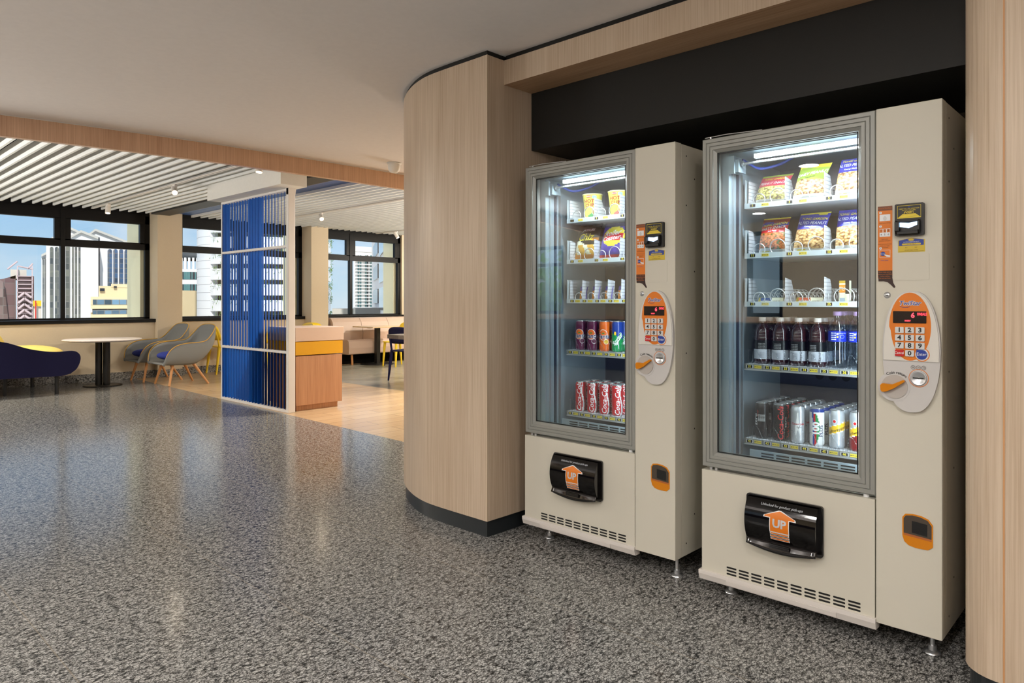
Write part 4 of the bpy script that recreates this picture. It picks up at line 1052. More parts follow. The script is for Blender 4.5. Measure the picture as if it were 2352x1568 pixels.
bag('snack_bag', (2.782, yb - 0.084, 1.579), 'blue salted peanut bag in slot 5 on the top tray of the near machine', gb, 0.110, 0.150, 0.45, 0.004,
    band([(0.05, 0), (0.15, 1), (0.62, 2), (2, 3)]), [P_YEL, P_WHITE, NUT, P_BLUE], [('TONG GARDEN', 0.0135, 0.5, 0.93, 1, 0), ('SALTED PEANUTS', 0.0165, 0.5, 0.80, 0, 0), ('Kacang Masin', 0.009, 0.45, 0.69, 0, 0)])
bag('snack_bag', (2.782, yb + 0.213, 1.376), 'red party snack bag in slot 11 on the second tray of the near machine', gb, 0.112, 0.150, 0.42, -0.004,
    band([(0.05, 0), (0.13, 1), (0.58, 2), (0.76, 3), (0.86, 4), (0.96, 5), (2, 0)]), [P_YEL, P_WHITE, NUT2, P_RED, P_BLUE, P_MAROON], [('TONG GARDEN', 0.0135, 0.52, 0.80, 1, 0.10), ('PARTY SNACK', 0.0155, 0.5, 0.70, 0, 0.10), ('Snek Pesta', 0.0085, 0.5, 0.62, 0, 0.1)])
bag('snack_bag', (2.782, yb + 0.070, 1.376), 'blue salted peanut bag in slot 13 on the second tray of the near machine', gb, 0.118, 0.158, 0.40, 0.008,
    band([(0.05, 0), (0.10, 1), (0.58, 2), (0.95, 3), (2, 0)]), [P_YEL, P_WHITE, NUT, P_BLUE], [('TONG GARDEN', 0.0140, 0.54, 0.83, 1, -0.05), ('SALTED PEANUTS', 0.0165, 0.5, 0.72, 0, -0.06), ('Kacang Masin', 0.009, 0.5, 0.63, 0, -0.1)])
bag('snack_bag', (2.782, yb - 0.085, 1.376), 'blue salted peanut bag in slot 15 on the second tray of the near machine', gb, 0.108, 0.158, 0.40, -0.006,
    band([(0.04, 0), (0.12, 1), (0.58, 2), (2, 3)]), [P_YEL, P_WHITE, NUT, P_BLUE], [('TONG GARDEN', 0.0140, 0.5, 0.88, 1, 0), ('SALTED PEANUTS', 0.0160, 0.5, 0.76, 0, 0), ('Kacang Masin', 0.009, 0.5, 0.66, 0, 0)])
gb = 'crisp bags on the second tray of the far machine'
yb = 1.94
def cheesy(u, v):
    if v < 0.16: return 0
    if v < 0.42: return 1 if math.sin(u * 14 + v * 9) > -0.3 else 2
    if v < 0.50 + 0.05 * math.sin(u * 9): return 2 if abs(u - 0.3) < 0.2 else 3
    if 0.50 < v < 0.62 and u > 0.78: return 0
    if 0.80 < v < 0.88 and 0.30 < u < 0.78: return 4
    return 3
bag('snack_bag', (2.792, yb + 0.190, 1.389), 'black and orange crisp bag in slot 11 on the second tray of the far machine', gb, 0.140, 0.180, 0.28, -0.003, cheesy,
    [P_ORNG, pk('bag_amber', 224, 170, 60), P_CREAM, P_BLACK, P_MAROON], [("JACK'n JILL", 0.0150, 0.54, 0.84, 0, 0.06), ('Chiz', 0.050, 0.50, 0.63, 1, 0.05)], 0.026)
def coaster(u, v):
    if v > 0.88: return 3
    if ((u - 0.56) / 0.44) ** 2 + ((v - 0.62) / 0.27) ** 2 < 1: return 1 if not (abs(v - 0.60) < 0.10 and 0.2 < u < 0.95) else 2
    return 0 if v > 0.10 else 2
bag('snack_bag', (2.792, yb + 0.040, 1.389), 'purple and yellow crisp bag in slot 13 on the second tray of the far machine', gb, 0.138, 0.178, 0.28, 0.004, coaster,
    [P_PURP, P_YEL, P_RED, pk('bag_dark_blue', 26, 28, 80)], [('Roller', 0.036, 0.54, 0.70, 0, 0.12), ('Coaster', 0.030, 0.52, 0.56, 0, 0.12)], 0.026)
# noodle cups
def noodle_cup(loc, label, low, th0):
    root = thing('noodle_cup', label, 'cup', loc, 0, 'noodle cups on the top tray of the far machine')
    r0, r1, h = 0.035, 0.049, 0.122
    rr = lambda z: r0 + (r1 - r0) * z / h
    b = MB(); b.lathe([(0.0, 0.0), (r0 - 0.001, 0.0)] + [(rr(h * k / 24), h * k / 24) for k in range(25)], n=56, mi=lambda t, z: 1 if ((((t - th0 + PI) % (2 * PI)) - PI) * 0.042 - 0.016) > -0.045 + z * 0.9 * 0 and z < 0.035 + 0.55 * ((((t - th0 + PI) % (2 * PI)) - PI) * 0.042) * 1.0 and z < 0.045 else 0)
    b.build('body', [pk('cup_yellow', 236, 222, 92), low], root)
    b = MB(); b.lathe([(r1 - 0.002, h - 0.002), (r1 + 0.002, h - 0.001), (r1 + 0.002, h + 0.003), (r1, h + 0.004), (0.0, h + 0.003)], n=48); b.build('lid', pk('cup_lid', 238, 230, 170), root)
    l = MB()
    def Wc(du, z0, e=0.0006): return lambda x, y: ((rr(z0 + y) + e) * math.cos(th0 + (du + x) / 0.043), (rr(z0 + y) + e) * math.sin(th0 + (du + x) / 0.043), z0 + y)
    l.text('HOT', 0.024, Wc(-0.022, 0.088), 0, 0, 0.02); l.text('CUP', 0.024, Wc(-0.020, 0.067), 0, 0, 0.02)
    def ell(cx, cz, a, c, mi, e, rot=0.0, n=20):
        P_ = [(a * math.cos(2 * PI * k / n), c * math.sin(2 * PI * k / n)) for k in range(n)]
        P_ = [(x * math.cos(rot) - y * math.sin(rot), x * math.sin(rot) + y * math.cos(rot)) for x, y in P_]
        f = Wc(cx, cz, e)
        for s0, s1 in ((0.0, 0.5), (0.5, 1.0)):
            for i in range(n):
                p, q = P_[i], P_[(i + 1) % n]
                l.add([f(p[0] * s0, p[1] * s0), f(p[0] * s1, p[1] * s1), f(q[0] * s1, q[1] * s1), f(q[0] * s0, q[1] * s0)], [(0, 1, 2, 3)], mi)
    ell(-0.022, 0.111, 0.013, 0.006, 0, 0.0004); l.text('MAGGI', 0.007, Wc(-0.022, 0.111, 0.0009), 1, 0, 0.02)
    ell(0.004, 0.108, 0.011, 0.008, 2, 0.0004)
    ell(0.016, 0.042, 0.027, 0.020, 1, 0.0006, 0.75); ell(0.016, 0.042, 0.0245, 0.0175, 3, 0.0010, 0.75); ell(0.012, 0.036, 0.013, 0.008, 4, 0.0013, 0.6); ell(0.022, 0.052, 0.008, 0.005, 5, 0.0013, 0.3)
    l.build('lettering', [C_RED, WHT, pk('cup_pale_blue', 150, 205, 232), pk('noodle_yellow', 226, 196, 96), P_ORNG, P_BLACK], root)
noodle_cup((2.829, yb + 0.178, 1.592), 'yellow and green noodle cup in slot 1 of the far machine', pk('cup_green', 60, 170, 84), PI + 0.72)
noodle_cup((2.829, yb + 0.024, 1.592), 'yellow and pink noodle cup in slot 3 of the far machine', pk('cup_pink', 226, 120, 110), PI + 0.72)
# small pouches on the third tray of the far machine
for k in range(4):
    a = 0.243 - 0.038 - 0.077 * k
    o = bag('snack_pouch', (2.785, yb + a, 1.180), 'small purple and orange pouch in slot 2%d on the third tray of the far machine' % (k + 1), 'small pouches on the third tray of the far machine', 0.046, 0.078, 0.15, 0.0,
        lambda u, v: 2 if abs(u - 0.62) < 0.2 and v > 0.38 else (1 if 0.2 < v < 0.75 and u < 0.5 else 0), [P_PURP, P_ORNG, P_WHITE], None, 0.012)
TEXT_CUT[0] = 0.0
# cereal bars and a carton on the third tray of the near machine
def bar(loc, label, c_end, c_l, txt):
    root = thing('cereal_bar', label, 'snack bar', loc, 0, 'cereal bars on the third tray of the near machine')
    b = MB(); prof = [(0.005, 0), (-0.009, 0.004), (-0.011, 0.015), (-0.008, 0.030), (0.010, 0.032), (0.012, 0.012)]
    b.prism(prof, lambda x, z, t: (x, t, z), -0.046, 0.046)
    b.flat([(-0.0, 0.004), (-0.0, 0.030), (0.046, 0.030), (0.046, 0.004)], lambda a, z: (-0.0113 if z > 0.01 else -0.0095, a, z), 1)
    b.text(txt, 0.0095, lambda x, y: (-0.0117, 0.024 - x, 0.018 + y), 2); b.text('cereal bar', 0.0075, lambda x, y: (-0.0117, -0.020 - x, 0.018 + y), 3)
    b.build('bar', [P_CREAM, c_l, WHT, C_NAVY], root)
    for s in (1, -1):
        e = MB(); e.grid(lambda u, v: (-0.008 + 0.016 * u * (1 - 0.0 * v) - 0.004 * math.sin(v * 9), s * (0.046 + 0.014 * v), 0.002 + (0.030 * u if False else 0) + 0.030 * (0.5 + (u - 0.5) * (1 - 0.1 * v))), 8, 3)
        e.build('crimped_end', c_end, root, solid=0.003)
    return root
bar((2.79, 0.97 + 0.214, 1.168), 'cream cereal bar with blue print in slot 21 of the near machine', P_YEL, C_BLUE, 'TONG')
bar((2.79, 0.97 + 0.060, 1.168), 'cream cereal bar with orange red print in slot 23 of the near machine', P_GOLD, pk('bar_orange_red', 222, 92, 60), 'NUT BAR')
root = thing('snack_carton', 'small upright orange and white carton in slot 25 of the near machine', 'carton', (2.795, 0.97 - 0.062, 1.1665))
b = MB(); b.box(-0.011, 0.011, -0.019, 0.017, 0, 0.095)
b.box(-0.0114, -0.011, -0.005, 0.017, 0.050, 0.080, 1); b.box(-0.0114, -0.011, -0.019, -0.005, 0.045, 0.095, 2); b.box(-0.0116, -0.0114, -0.003, 0.0145, 0.005, 0.030, 3); b.box(-0.0114, -0.011, -0.005, 0.017, 0.085, 0.095, 4)
b.text('FU', 0.020, lambda x, y: (-0.0118, 0.006 - x, 0.064 + y), 0)
b.build('carton', [P_CREAM, P_ORNG, P_BLACK, pk('carton_grey_print', 160, 176, 190), P_GOLD], root)

# ------------------------------------------------------------------ lounge furniture
NAVY = mat('navy_felt', rgb(48, 60, 136), 0.9, 0, 0.2); NAVYD = mat('navy_wool', rgb(26, 25, 54), 0.9, 0, 0.2)
MUST = mat('yellow_felt', rgb(234, 208, 116), 0.9, 0, 0.2); FELT = mat('grey_felt', rgb(130, 131, 130), 0.92, 0, 0.2)
def weave(m, sc=900):
    bump(m, noise(m, coords(m, (sc, sc, sc)), 1.0, 2), 0.15, 0.001)
for m in (NAVY, NAVYD, MUST, FELT): weave(m)
OAK = mat('oak_leg', rgb(196, 138, 84), 0.45); PIPE = mat('ochre_piping', rgb(206, 160, 70), 0.7)
BLKM = mat('black_metal', (0.014, 0.013, 0.012, 1), 0.28, 0.2, 0.5); WTOP = mat('white_table_top', rgb(238, 228, 222), 0.35)
YELC = mat('yellow_plastic', rgb(240, 204, 48), 0.35, 0, 0.5); BOOTH = mat('taupe_leather', rgb(196, 170, 152), 0.5, 0, 0.4)
BLUF = mat('blue_fin', rgb(2, 72, 152), 0.6, 0, 0.08); WHF = mat('white_metal_frame', rgb(226, 222, 218), 0.4)
VEND = veneer('counter_veneer', rgb(194, 146, 110), rgb(162, 114, 84))
GREYW = veneer('grey_slab_wood', rgb(120, 112, 104), rgb(84, 78, 72), 0.5, (3, 60, 60)); TOPW = veneer('light_table_wood', rgb(214, 188, 152), rgb(190, 160, 122), 0.4, (3, 60, 60))

# lounge armchairs
def lounge_chair(loc, label, group):
    root = thing('lounge_armchair', label, 'armchair', loc, 0, group)
    rim = [(-0.345, -0.29, 0.325), (-0.325, -0.325, 0.42), (-0.28, -0.34, 0.50), (-0.20, -0.345, 0.56), (-0.07, -0.345, 0.592), (0.10, -0.345, 0.60), (0.22, -0.335, 0.625), (0.31, -0.315, 0.715), (0.375, -0.27, 0.80), (0.405, -0.18, 0.84), (0.415, 0, 0.85)]
    bas = [(-0.355, -0.24, 0.315), (-0.32, -0.25, 0.312), (-0.26, -0.258, 0.308), (-0.18, -0.26, 0.305), (-0.08, -0.26, 0.302), (0.02, -0.258, 0.302), (0.09, -0.24, 0.308), (0.14, -0.205, 0.318), (0.17, -0.15, 0.33), (0.185, -0.08, 0.338), (0.19, 0, 0.34)]
    rim = smooth_path(rim, 3); bas = smooth_path(bas, 3)
    fl = lambda P: P + [(x, -y, z) for x, y, z in P[::-1][1:]]
    rm, bs = fl(rim), fl(bas); n = len(rm) - 1
    def S(u, v):
        i = int(round(u * n)); p, q = Vector(bs[i]), Vector(rm[i])
        c = p.lerp(q, v); d = q - p; out = Vector((d.x, d.y, 0)) if (d.x or d.y) else Vector((0, 0, 0))
        return tuple(c + out * 0.34 * math.sin(PI * v) * 0.9 + Vector((0, 0, -0.03 * math.sin(PI * v))))
    b = MB(); b.grid(S, n, 8)
    m = len(bas)
    b.grid(lambda u, v: (bas[int(round(u * (m - 1)))][0], bas[int(round(u * (m - 1)))][1] * (1 - 2 * v), bas[int(round(u * (m - 1)))][2]), m - 1, 8)
    b.build('shell', FELT, root, solid=0.026)
    MB().tube([(x, y * 1.03, z + 0.008) for x, y, z in rm], 0.006, 6).build('piping', PIPE, root)
    b = MB()
    def cush(u, v):
        a = 2 * PI * u; r = math.sin(PI * v); k = 0.62
        cx, cy = math.cos(a), math.sin(a)
        sq = (abs(cx) ** 3 + abs(cy) ** 3) ** (-1 / 3)
        return (-0.075 + 0.235 * cx * sq * min(1, r ** k), 0.225 * cy * sq * min(1, r ** k), 0.415 - 0.06 * math.cos(PI * v))
    b.grid(cush, 28, 10, 0, True); b.build('seat_cushion', NAVY, root)
    for (x0, y0), (x1, y1) in (((-0.19, -0.19), (-0.265, -0.265)), ((-0.19, 0.19), (-0.265, 0.265)), ((0.10, -0.17), (0.28, -0.28)), ((0.10, 0.17), (0.28, 0.28))):
        MB().tube([(x0, y0, 0.305), (x1, y1, 0.0)], [0.022, 0.014], 12).build('leg', OAK, root)
    return root
lc = lounge_chair((4.11, 10.50, 0), 'grey shell armchair with navy seat cushion standing nearer the blue slatted screen', 'grey shell armchairs by the window')
dup(lc, (4.04, 11.275, 0), 'grey shell armchair with navy seat cushion right beside the white round table', rotz=0.0)

# sofa at the left edge
root = thing('sofa', 'navy felt sofa with yellow cushions at the left edge of the picture', 'sofa', (2.1, 11.0, 0))
side = smooth_path([(-0.80, 0.60), (-0.78, 0.80), (-0.62, 0.84), (-0.38, 0.765), (-0.17, 0.70), (-0.09, 0.68), (0.0, 0.645), (0.12, 0.60), (0.28, 0.562), (0.43, 0.545), (0.60, 0.55), (0.66, 0.525), (0.69, 0.47), (0.68, 0.39), (0.64, 0.31), (0.57, 0.262), (0.47, 0.236), (0.18, 0.238), (-0.30, 0.245), (-0.66, 0.27), (-0.78, 0.38)], 4)
for y0 in (-0.62, 0.57):
    MB().prism(side, lambda x, z, t: (x, t, z), y0, y0 + 0.05).build('side_panel', NAVYD, root, bevel=0.014, seg=3)
b = MB(); b.prism([(-0.78, 0.30), (-0.80, 0.80), (-0.68, 0.84), (-0.50, 0.44), (-0.50, 0.27)], lambda x, z, t: (x, t, z), -0.57, 0.57); b.build('backrest', NAVYD, root, bevel=0.02)
MB().box(-0.52, 0.61, -0.569, 0.569, 0.25, 0.42).build('seat_base', NAVYD, root, bevel=0.02)
def pad(cx, cy, cz, a, c, h, pw=3.5, tilt=0.0, nm='seat_cushion', m=MUST):
    b = MB()
    def f(u, v):
        t = 2 * PI * u; r = math.sin(PI * v) ** 0.55; q = (abs(math.cos(t)) ** pw + abs(math.sin(t)) ** pw) ** (-1 / pw)
        x, y, z = a * math.cos(t) * q * r, c * math.sin(t) * q * r, -h * math.cos(PI * v)
        return (cx + x * math.cos(tilt) - z * math.sin(tilt), cy + y, cz + x * math.sin(tilt) + z * math.cos(tilt))
    b.grid(f, 32, 12, 0, True); return b.build(nm, m, root)
pad(0.20, 0.0, 0.505, 0.40, 0.545, 0.10)
pad(-0.10, 0.12, 0.66, 0.075, 0.36, 0.17, 2.6, 0.42, 'back_cushion')
pad(-0.22, -0.02, 0.70, 0.07, 0.40, 0.17, 2.6, 0.42, 'back_pillow', NAVY)
for x, y in ((-0.06, -0.29), (0.44, -0.54), (0.41, 0.54), (-0.60, 0.5)):
    MB().cyl((x, y, 0.255), (x, y, 0.0), 0.024, 14).build('leg', SBLACK, root)

# round table
root = thing('round_table', 'white round pedestal table by the window between sofa and armchairs', 'table', (3.25, 11.06, 0))
MB().lathe([(0.0, 0.630), (0.44, 0.632), (0.485, 0.643), (0.495, 0.652), (0.495, 0.658), (0.490, 0.661), (0.0, 0.661)], n=64).build('tabletop', WTOP, root)
for s in (-1, 1): MB().cyl((s * 0.055 * RX, s * 0.055 * RY, 0.012), (s * 0.055 * RX, s * 0.055 * RY, 0.632), 0.045, 24).build('column', BLKM, root)
MB().lathe([(0.0, 0.016), (0.236, 0.014), (0.245, 0.010), (0.247, 0.0), (0.0, 0.0)], n=48).build('base_plate', BLKM, root)

# yellow and navy side chairs
def side_chair(loc, rot, label, m, group):
    root = thing('side_chair', label, 'chair', loc, rot, group)
    b = MB(); b.prism(rrect(-0.20, 0.22, -0.21, 0.21, 0.06), lambda x, y, z: (x, y, z + 0.02 * (x ** 2) * 4), 0.435, 0.455); b.build('seat', m, root, bevel=0.006)
    b = MB(); b.grid(lambda u, v: (-0.20 - 0.06 * v + 0.05 * (2 * u - 1) ** 2, (u - 0.5) * (0.43 - 0.10 * max(0, v - 0.6)), 0.56 + 0.25 * v - 0.05 * (2 * u - 1) ** 4 * v), 14, 6); b.build('backrest', m, root, solid=0.018)
    for x0, y0, x1, y1 in ((-0.17, -0.17, -0.23, -0.19), (-0.17, 0.17, -0.23, 0.19), (0.17, -0.17, 0.20, -0.19), (0.17, 0.17, 0.20, 0.19)):
        MB().tube([(x0, y0, 0.445), ((x0 + x1) / 2, (y0 + y1) / 2, 0.24), (x1, y1, 0.0)], [0.026, 0.022, 0.013], 10).build('leg', m, root)
    for s in (-1, 1): MB().tube([(-0.17, s * 0.17, 0.44), (-0.195, s * 0.175, 0.58), (-0.22, s * 0.165, 0.70)], 0.016, 8).build('back_post', m, root)
    return root
gy = 'yellow side chairs in the lounge'
sc_ = side_chair((5.23, 11.54, 0), 0.0, 'yellow side chair under the window behind the grey armchairs', YELC, gy)
dup(sc_, (at(681, 11.1), 11.1, 0), 'yellow side chair, its top showing just right of the white screen post', rotz=PI)
dup(sc_, (at(731, 11.15), 11.15, 0), 'yellow side chair, its top showing over the counter below the pillar', rotz=-PI / 2)
dup(sc_, (8.02, 10.49, 0), 'yellow side chair drawn up to the square pedestal table at the booth', rotz=PI)
dup(sc_, (at(628, 10.2), 10.2, 0), 'yellow side chair seen between the fins of the blue slatted screen', rotz=PI / 2)
nv = side_chair((6.68, 8.495, 0), 0.25, 'navy side chair behind the grey wooden table edge', NAVYD, None)

# blue slatted screen
root = thing('divider_screen', 'tall screen of blue vertical fins in a white metal frame', 'screen', (3.82, 7.70, 0))
y0, y1 = -0.83, 0.79
MB().box(-0.03, 0.05, y0 - 0.02, y0 + 0.03, 0, 2.40).build('post', WHF, root, bevel=0.004)
b = MB(); b.prism([(-0.03, 2.40), (-0.03, 2.385), (-0.03, 2.33), (0.05, 2.33), (0.062, 2.40)], lambda x, z, t: (x, t, z), y0 - 0.021, y0 + 0.031); b.build('post_cap', WHF, root)
MB().box(-0.02, 0.02, y1 - 0.02, y1 + 0.005, 0, 2.40).build('post', WHF, root, bevel=0.003)
for z, h in ((0.0, 0.03), (0.630, 0.028), (1.765, 0.028), (2.372, 0.026)):
    MB().box(-0.028, 0.028, y0 + 0.03, y1 - 0.02, z, z + h).build('rail', WHF, root, bevel=0.003)
NF = 23
for k in range(NF):
    t = k / (NF - 1); y = y1 - 0.05 - t * (y1 - y0 - 0.10)
    va = math.degrees(math.atan2(3.82, 7.70 + y))
    if t < 0.06: a = va + 34
    elif t < 0.42: a = va + 15 + 4 * t
    elif t < 0.60: a = va + 36
    else: a = va + 14 - (t - 0.6) * 36
    a = R(a)
    for z0, z1 in ((0.032, 0.628), (0.66, 1.763), (1.795, 2.370)):
        M = Matrix.Rotation(-(a + (R(8) if z0 < 0.1 else 0)), 3, 'Z')
        MB().obox((0, y, (z0 + z1) / 2), 0.003, 0.070, z1 - z0, M).build('fin', BLUF, root)

# counter with yellow band
root = thing('counter', 'small wooden counter with yellow band and pale top beside the blue screen', 'counter', (3.9, 6.88, 0))
MB().box(-0.01, 0.592, 0.0, 0.62, 0.755, 0.905).build('top_band', mat('pale_pink_laminate', rgb(206, 180, 162), 0.4), root, bevel=0.003)
MB().box(-0.005, 0.582, 0.004, 0.62, 0.605, 0.752).build('yellow_band', mat('amber_yellow_laminate', rgb(214, 158, 32), 0.35), root, bevel=0.003)
MB().box(0.0, 0.575, 0.008, 0.62, 0.06, 0.595).build('body', VEND, root, bevel=0.002)
MB().box(0.02, 0.535, 0.04, 0.60, 0.0, 0.062).build('toe_kick', VEND, root)

# banquette under the right hand window
root = thing('banquette', 'taupe leather banquette along the wall under the right hand window', 'banquette', (7.42, 11.2, 0))
b = MB()
b.prism([(0.0, 0.20), (-0.015, 0.32), (0.0, 0.44), (0.05, 0.475), (0.36, 0.46), (0.36, 0.20)], lambda y, z, t: (t, y, z), 0.0, 2.4); b.build('seat', BOOTH, root, bevel=0.02, seg=3)
for k in range(4):
    b = MB(); b.prism([(0.30, 0.42), (0.29, 0.60), (0.36, 0.80), (0.42, 0.87), (0.50, 0.885), (0.56, 0.86), (0.59, 0.70), (0.59, 0.42)], lambda y, z, t: (t, y, z), -0.12 + 0.64 * k + 0.004, -0.12 + 0.64 * (k + 1) - 0.004)
    b.build('back_cushion', BOOTH, root, bevel=0.028, seg=3)
for x in (0.12, 1.02, 1.6, 2.2): MB().cyl((x, 0.08, 0.21), (x, 0.06, 0.0), 0.020, 10).build('leg', OAK, root)
MB().box(0.0, 2.4, 0.30, 0.34, 0.0, 0.21).build('plinth', PLEN, root)

# square pedestal table
root = thing('pedestal_table', 'square light wood table on a black pedestal in front of the banquette', 'table', (7.98, 11.08, 0))
MB().box(-0.33, 0.40, -0.32, 0.34, 0.702, 0.725).build('tabletop', TOPW, root, bevel=0.003)
MB().box(-0.20, 0.20, -0.05, 0.05, 0.690, 0.703).build('bracket', BLKM, root)
MB().box(-0.04, 0.04, -0.04, 0.04, 0.012, 0.695).build('column', BLKM, root)
MB().lathe([(0.0, 0.018), (0.30, 0.014), (0.32, 0.008), (0.32, 0.0), (0.0, 0.0)], n=40).build('base_plate', BLKM, root)
# table whose end shows at the curved wall
root = thing('long_table', 'grey slab table end showing beside the curved timber wall', 'table', (6.40, 7.50, 0))
b = MB(); b.prism([(-0.62, -0.32), (-0.66, 0.0), (-0.60, 0.33), (0.9, 0.33), (0.9, -0.32)], lambda x, y, z: (x, y, z), 0.688, 0.742); b.build('tabletop', GREYW, root, bevel=0.006)
for x, y in ((0.2, -0.24), (0.2, 0.24), (0.75, -0.24), (0.75, 0.24)): MB().box(x - 0.025, x + 0.025, y - 0.025, y + 0.025, 0, 0.69).build('leg', BLKM, root)

# track lights
SPW = mat('white_spot_body', rgb(226, 220, 212), 0.4); LAMP = mat('warm_lamp_face', (1, 0.9, 0.7, 1), 0.4, emit=(1, 0.80, 0.52, 1), es=5.0)
def track(x, ya, yb, z, label):
    root = thing('light_track', label, 'track', (x, ya, z))
    b = MB(); b.box(-0.017, -0.012, 0, yb - ya, -0.018, 0.0); b.box(0.012, 0.017, 0, yb - ya, -0.018, 0.0); b.box(-0.017, 0.017, 0, yb - ya, -0.004, 0.0); b.build('rail', SPW, root)
track(3.27, 5.62, 11.6, 2.575, 'white light track under the slats left of the blue screen')
track(5.86, 6.2, 10.6, 2.575, 'white light track under the slats right of the blue screen')
track(8.40, 10.2, 11.7, 2.575, 'white light track under the slats near the curved timber wall')
def spot(loc, aim, label, en):
    d = Vector(aim).normalized(); L = 0.125
    root = thing('track_spotlight', label, 'spotlight', loc, 0, 'track spotlights')
    top = Vector((0, 0, 0)); a = Vector((0, 0, -0.055)); p0 = a - d * L * 0.4; p1 = a + d * L * 0.6
    MB().box(-0.013, 0.013, -0.04, 0.04, -0.016, 0.0).build('adapter', SPW, root)
    MB().cyl(top, a, 0.008, 8).build('stem', SPW, root)
    b = MB(); b.tube([p0, p1], 0.034, 20); b.build('lamp_body', SPW, root, bevel=0.003)
    b = MB(); b.tube([p1, p1 + d * 0.002], 0.029, 18); b.build('lamp_face', LAMP, root)
    l = light('spot_beam', 'SPOT', tuple(p1 + d * 0.012), en, (1.0, 0.82, 0.58), 0.028, cone=R(95), blend=0.8)
    l.rotation_euler = d.to_track_quat('-Z', 'Y').to_euler(); l.parent = root
spot((3.27, 10.90, 2.557), (-0.12, -0.25, -1), 'white track spotlight hanging in front of the left window', 60)
spot((3.27, 8.55, 2.557), (-0.25, -0.85, -0.62), 'lit white track spotlight facing the hall, left of the screen', 2.5)
spot((3.24, 6.40, 2.557), (-0.15, -0.12, -1), 'white track spotlight peeping out below the timber bulkhead', 40)
spot((5.86, 9.60, 2.557), (-0.35, -0.85, -0.62), 'lit white track spotlight in front of the second pillar', 2.5)
spot((8.40, 11.05, 2.557), (0.30, -0.40, -0.9), 'white track spotlight at the edge of the curved timber wall', 50)

# ceiling sensor
root = thing('ceiling_sensor', 'white dome sensor on the hall ceiling beside the curved timber wall', 'sensor', (3.90, 5.16, 2.445))
MB().lathe([(0.0, 0.0), (0.068, 0.0), (0.068, -0.008), (0.060, -0.014), (0.0, -0.014)], n=32).build('base', WHITEP, root)
MB().lathe([(0.055, -0.012), (0.056, -0.045), (0.048, -0.070), (0.030, -0.088), (0.0, -0.094)], n=32).build('dome', WHITEP, root)

# dark banquette of the hall's far side (reflected in the machine doors)
root = thing('bench', 'long navy bench along the far wall, seen mirrored in the machine doors', 'bench', (-5.2, 5.0, 0))
MB().box(-0.23, 0.35, -4.0, 6.4, 0.0, 0.46).build('seat', NAVYD, root, bevel=0.02)
MB().box(-0.235, -0.06, -4.0, 6.4, 0.46, 0.84).build('backrest', NAVYD, root, bevel=0.02)

# ------------------------------------------------------------------ the city outside
cd.clip_end = 3000
BWH = plaster('white_facade', rgb(228, 229, 232), 0.6, 0.0); BCR = plaster('cream_facade', rgb(226, 206, 168), 0.6, 0.0)
BBR = plaster('brown_facade', rgb(132, 104, 104), 0.8, 0.0); BGR = plaster('concrete', rgb(206, 200, 190), 0.6, 0.0)
DKG = mat('dark_glass', (0.02, 0.03, 0.045, 1), 0.12, 0, 0.6); BLG = mat('blue_glass', rgb(96, 150, 200), 0.10, 0, 0.7); TEAL = mat('teal_glass', rgb(70, 120, 124), 0.15, 0, 0.6)
def facade_glass(name, c1, c2, bw, bh):
    m = mat(name, c1, 0.25, 0, 0.6); n, l, b_ = nodes(m)
    t = n.new('ShaderNodeTexCoord'); s = n.new('ShaderNodeSeparateXYZ'); c = n.new('ShaderNodeCombineXYZ')
    l.new(t.outputs['Object'], s.inputs[0]); l.new(s.outputs['X'], c.inputs[0]); l.new(s.outputs['Z'], c.inputs[1])
    br = n.new('ShaderNodeTexBrick'); br.offset = 0; br.inputs['Scale'].default_value = 1; br.inputs['Brick Width'].default_value = bw; br.inputs['Row Height'].default_value = bh
    br.inputs['Mortar Size'].default_value = 0.06; br.inputs['Color1'].default_value = c1; br.inputs['Color2'].default_value = c2; br.inputs['Mortar'].default_value = rgb(120, 120, 116)
    l.new(c.outputs[0], br.inputs['Vector']); base(m, br.outputs['Color']); return m
GLS = facade_glass('gridded_grey_glass', rgb(70, 76, 78), rgb(120, 122, 112), 0.7, 1.3)
GLB = facade_glass('gridded_blue_glass', rgb(40, 66, 92), rgb(64, 100, 140), 1.1, 1.1)
struct(MB().box(-900, 1400, 14, 1600, -31, -30).build('ground_city', mat('city_ground', rgb(222, 218, 206), 0.9)))
GZ = -30.0
def pxbox(b, p0, p1, yt, yb, Y, D, mi=0, proud=0.0):
    x0, x1 = at(p0, Y), at(p1, Y)
    zt = hz((p0 + p1) / 2, yt, Y); zb = GZ if yb is None else hz((p0 + p1) / 2, yb, Y)
    k = (Y + D) / Y
    V = [(x * (k if s else 1), Y + D if s else Y - proud, z) for x in (x0, x1) for s in (0, 1) for z in (zb, zt)]
    return b.add(V, [(0, 1, 3, 2), (4, 6, 7, 5), (0, 4, 5, 1), (2, 3, 7, 6), (0, 2, 6, 4), (1, 5, 7, 3)], mi)
def gable(b, pts, Y, D, mi=0):
    b.prism([(at(px, Y), hz(px, py, Y)) for px, py in pts] + [(at(pts[-1][0], Y), GZ), (at(pts[0][0], Y), GZ)], lambda x, z, t: (x * t / Y, t, z), Y, Y + D, mi)
    for (p, q) in zip(pts, pts[1:]):                         # roof edge
        a = (at(p[0], Y), hz(p[0], p[1], Y)); c = (at(q[0], Y), hz(q[0], q[1], Y))
        b.prism([(a[0], a[1]), (c[0], c[1]), (c[0], c[1] + 0.5), (a[0], a[1] + 0.5)], lambda x, z, t: (x * t / Y, t, z), Y - 0.8, Y + D, mi + 1)
def part_px(par, name, m, *a, **k):
    b = MB(); pxbox(b, *a, **k); return b.build(name, m, par)
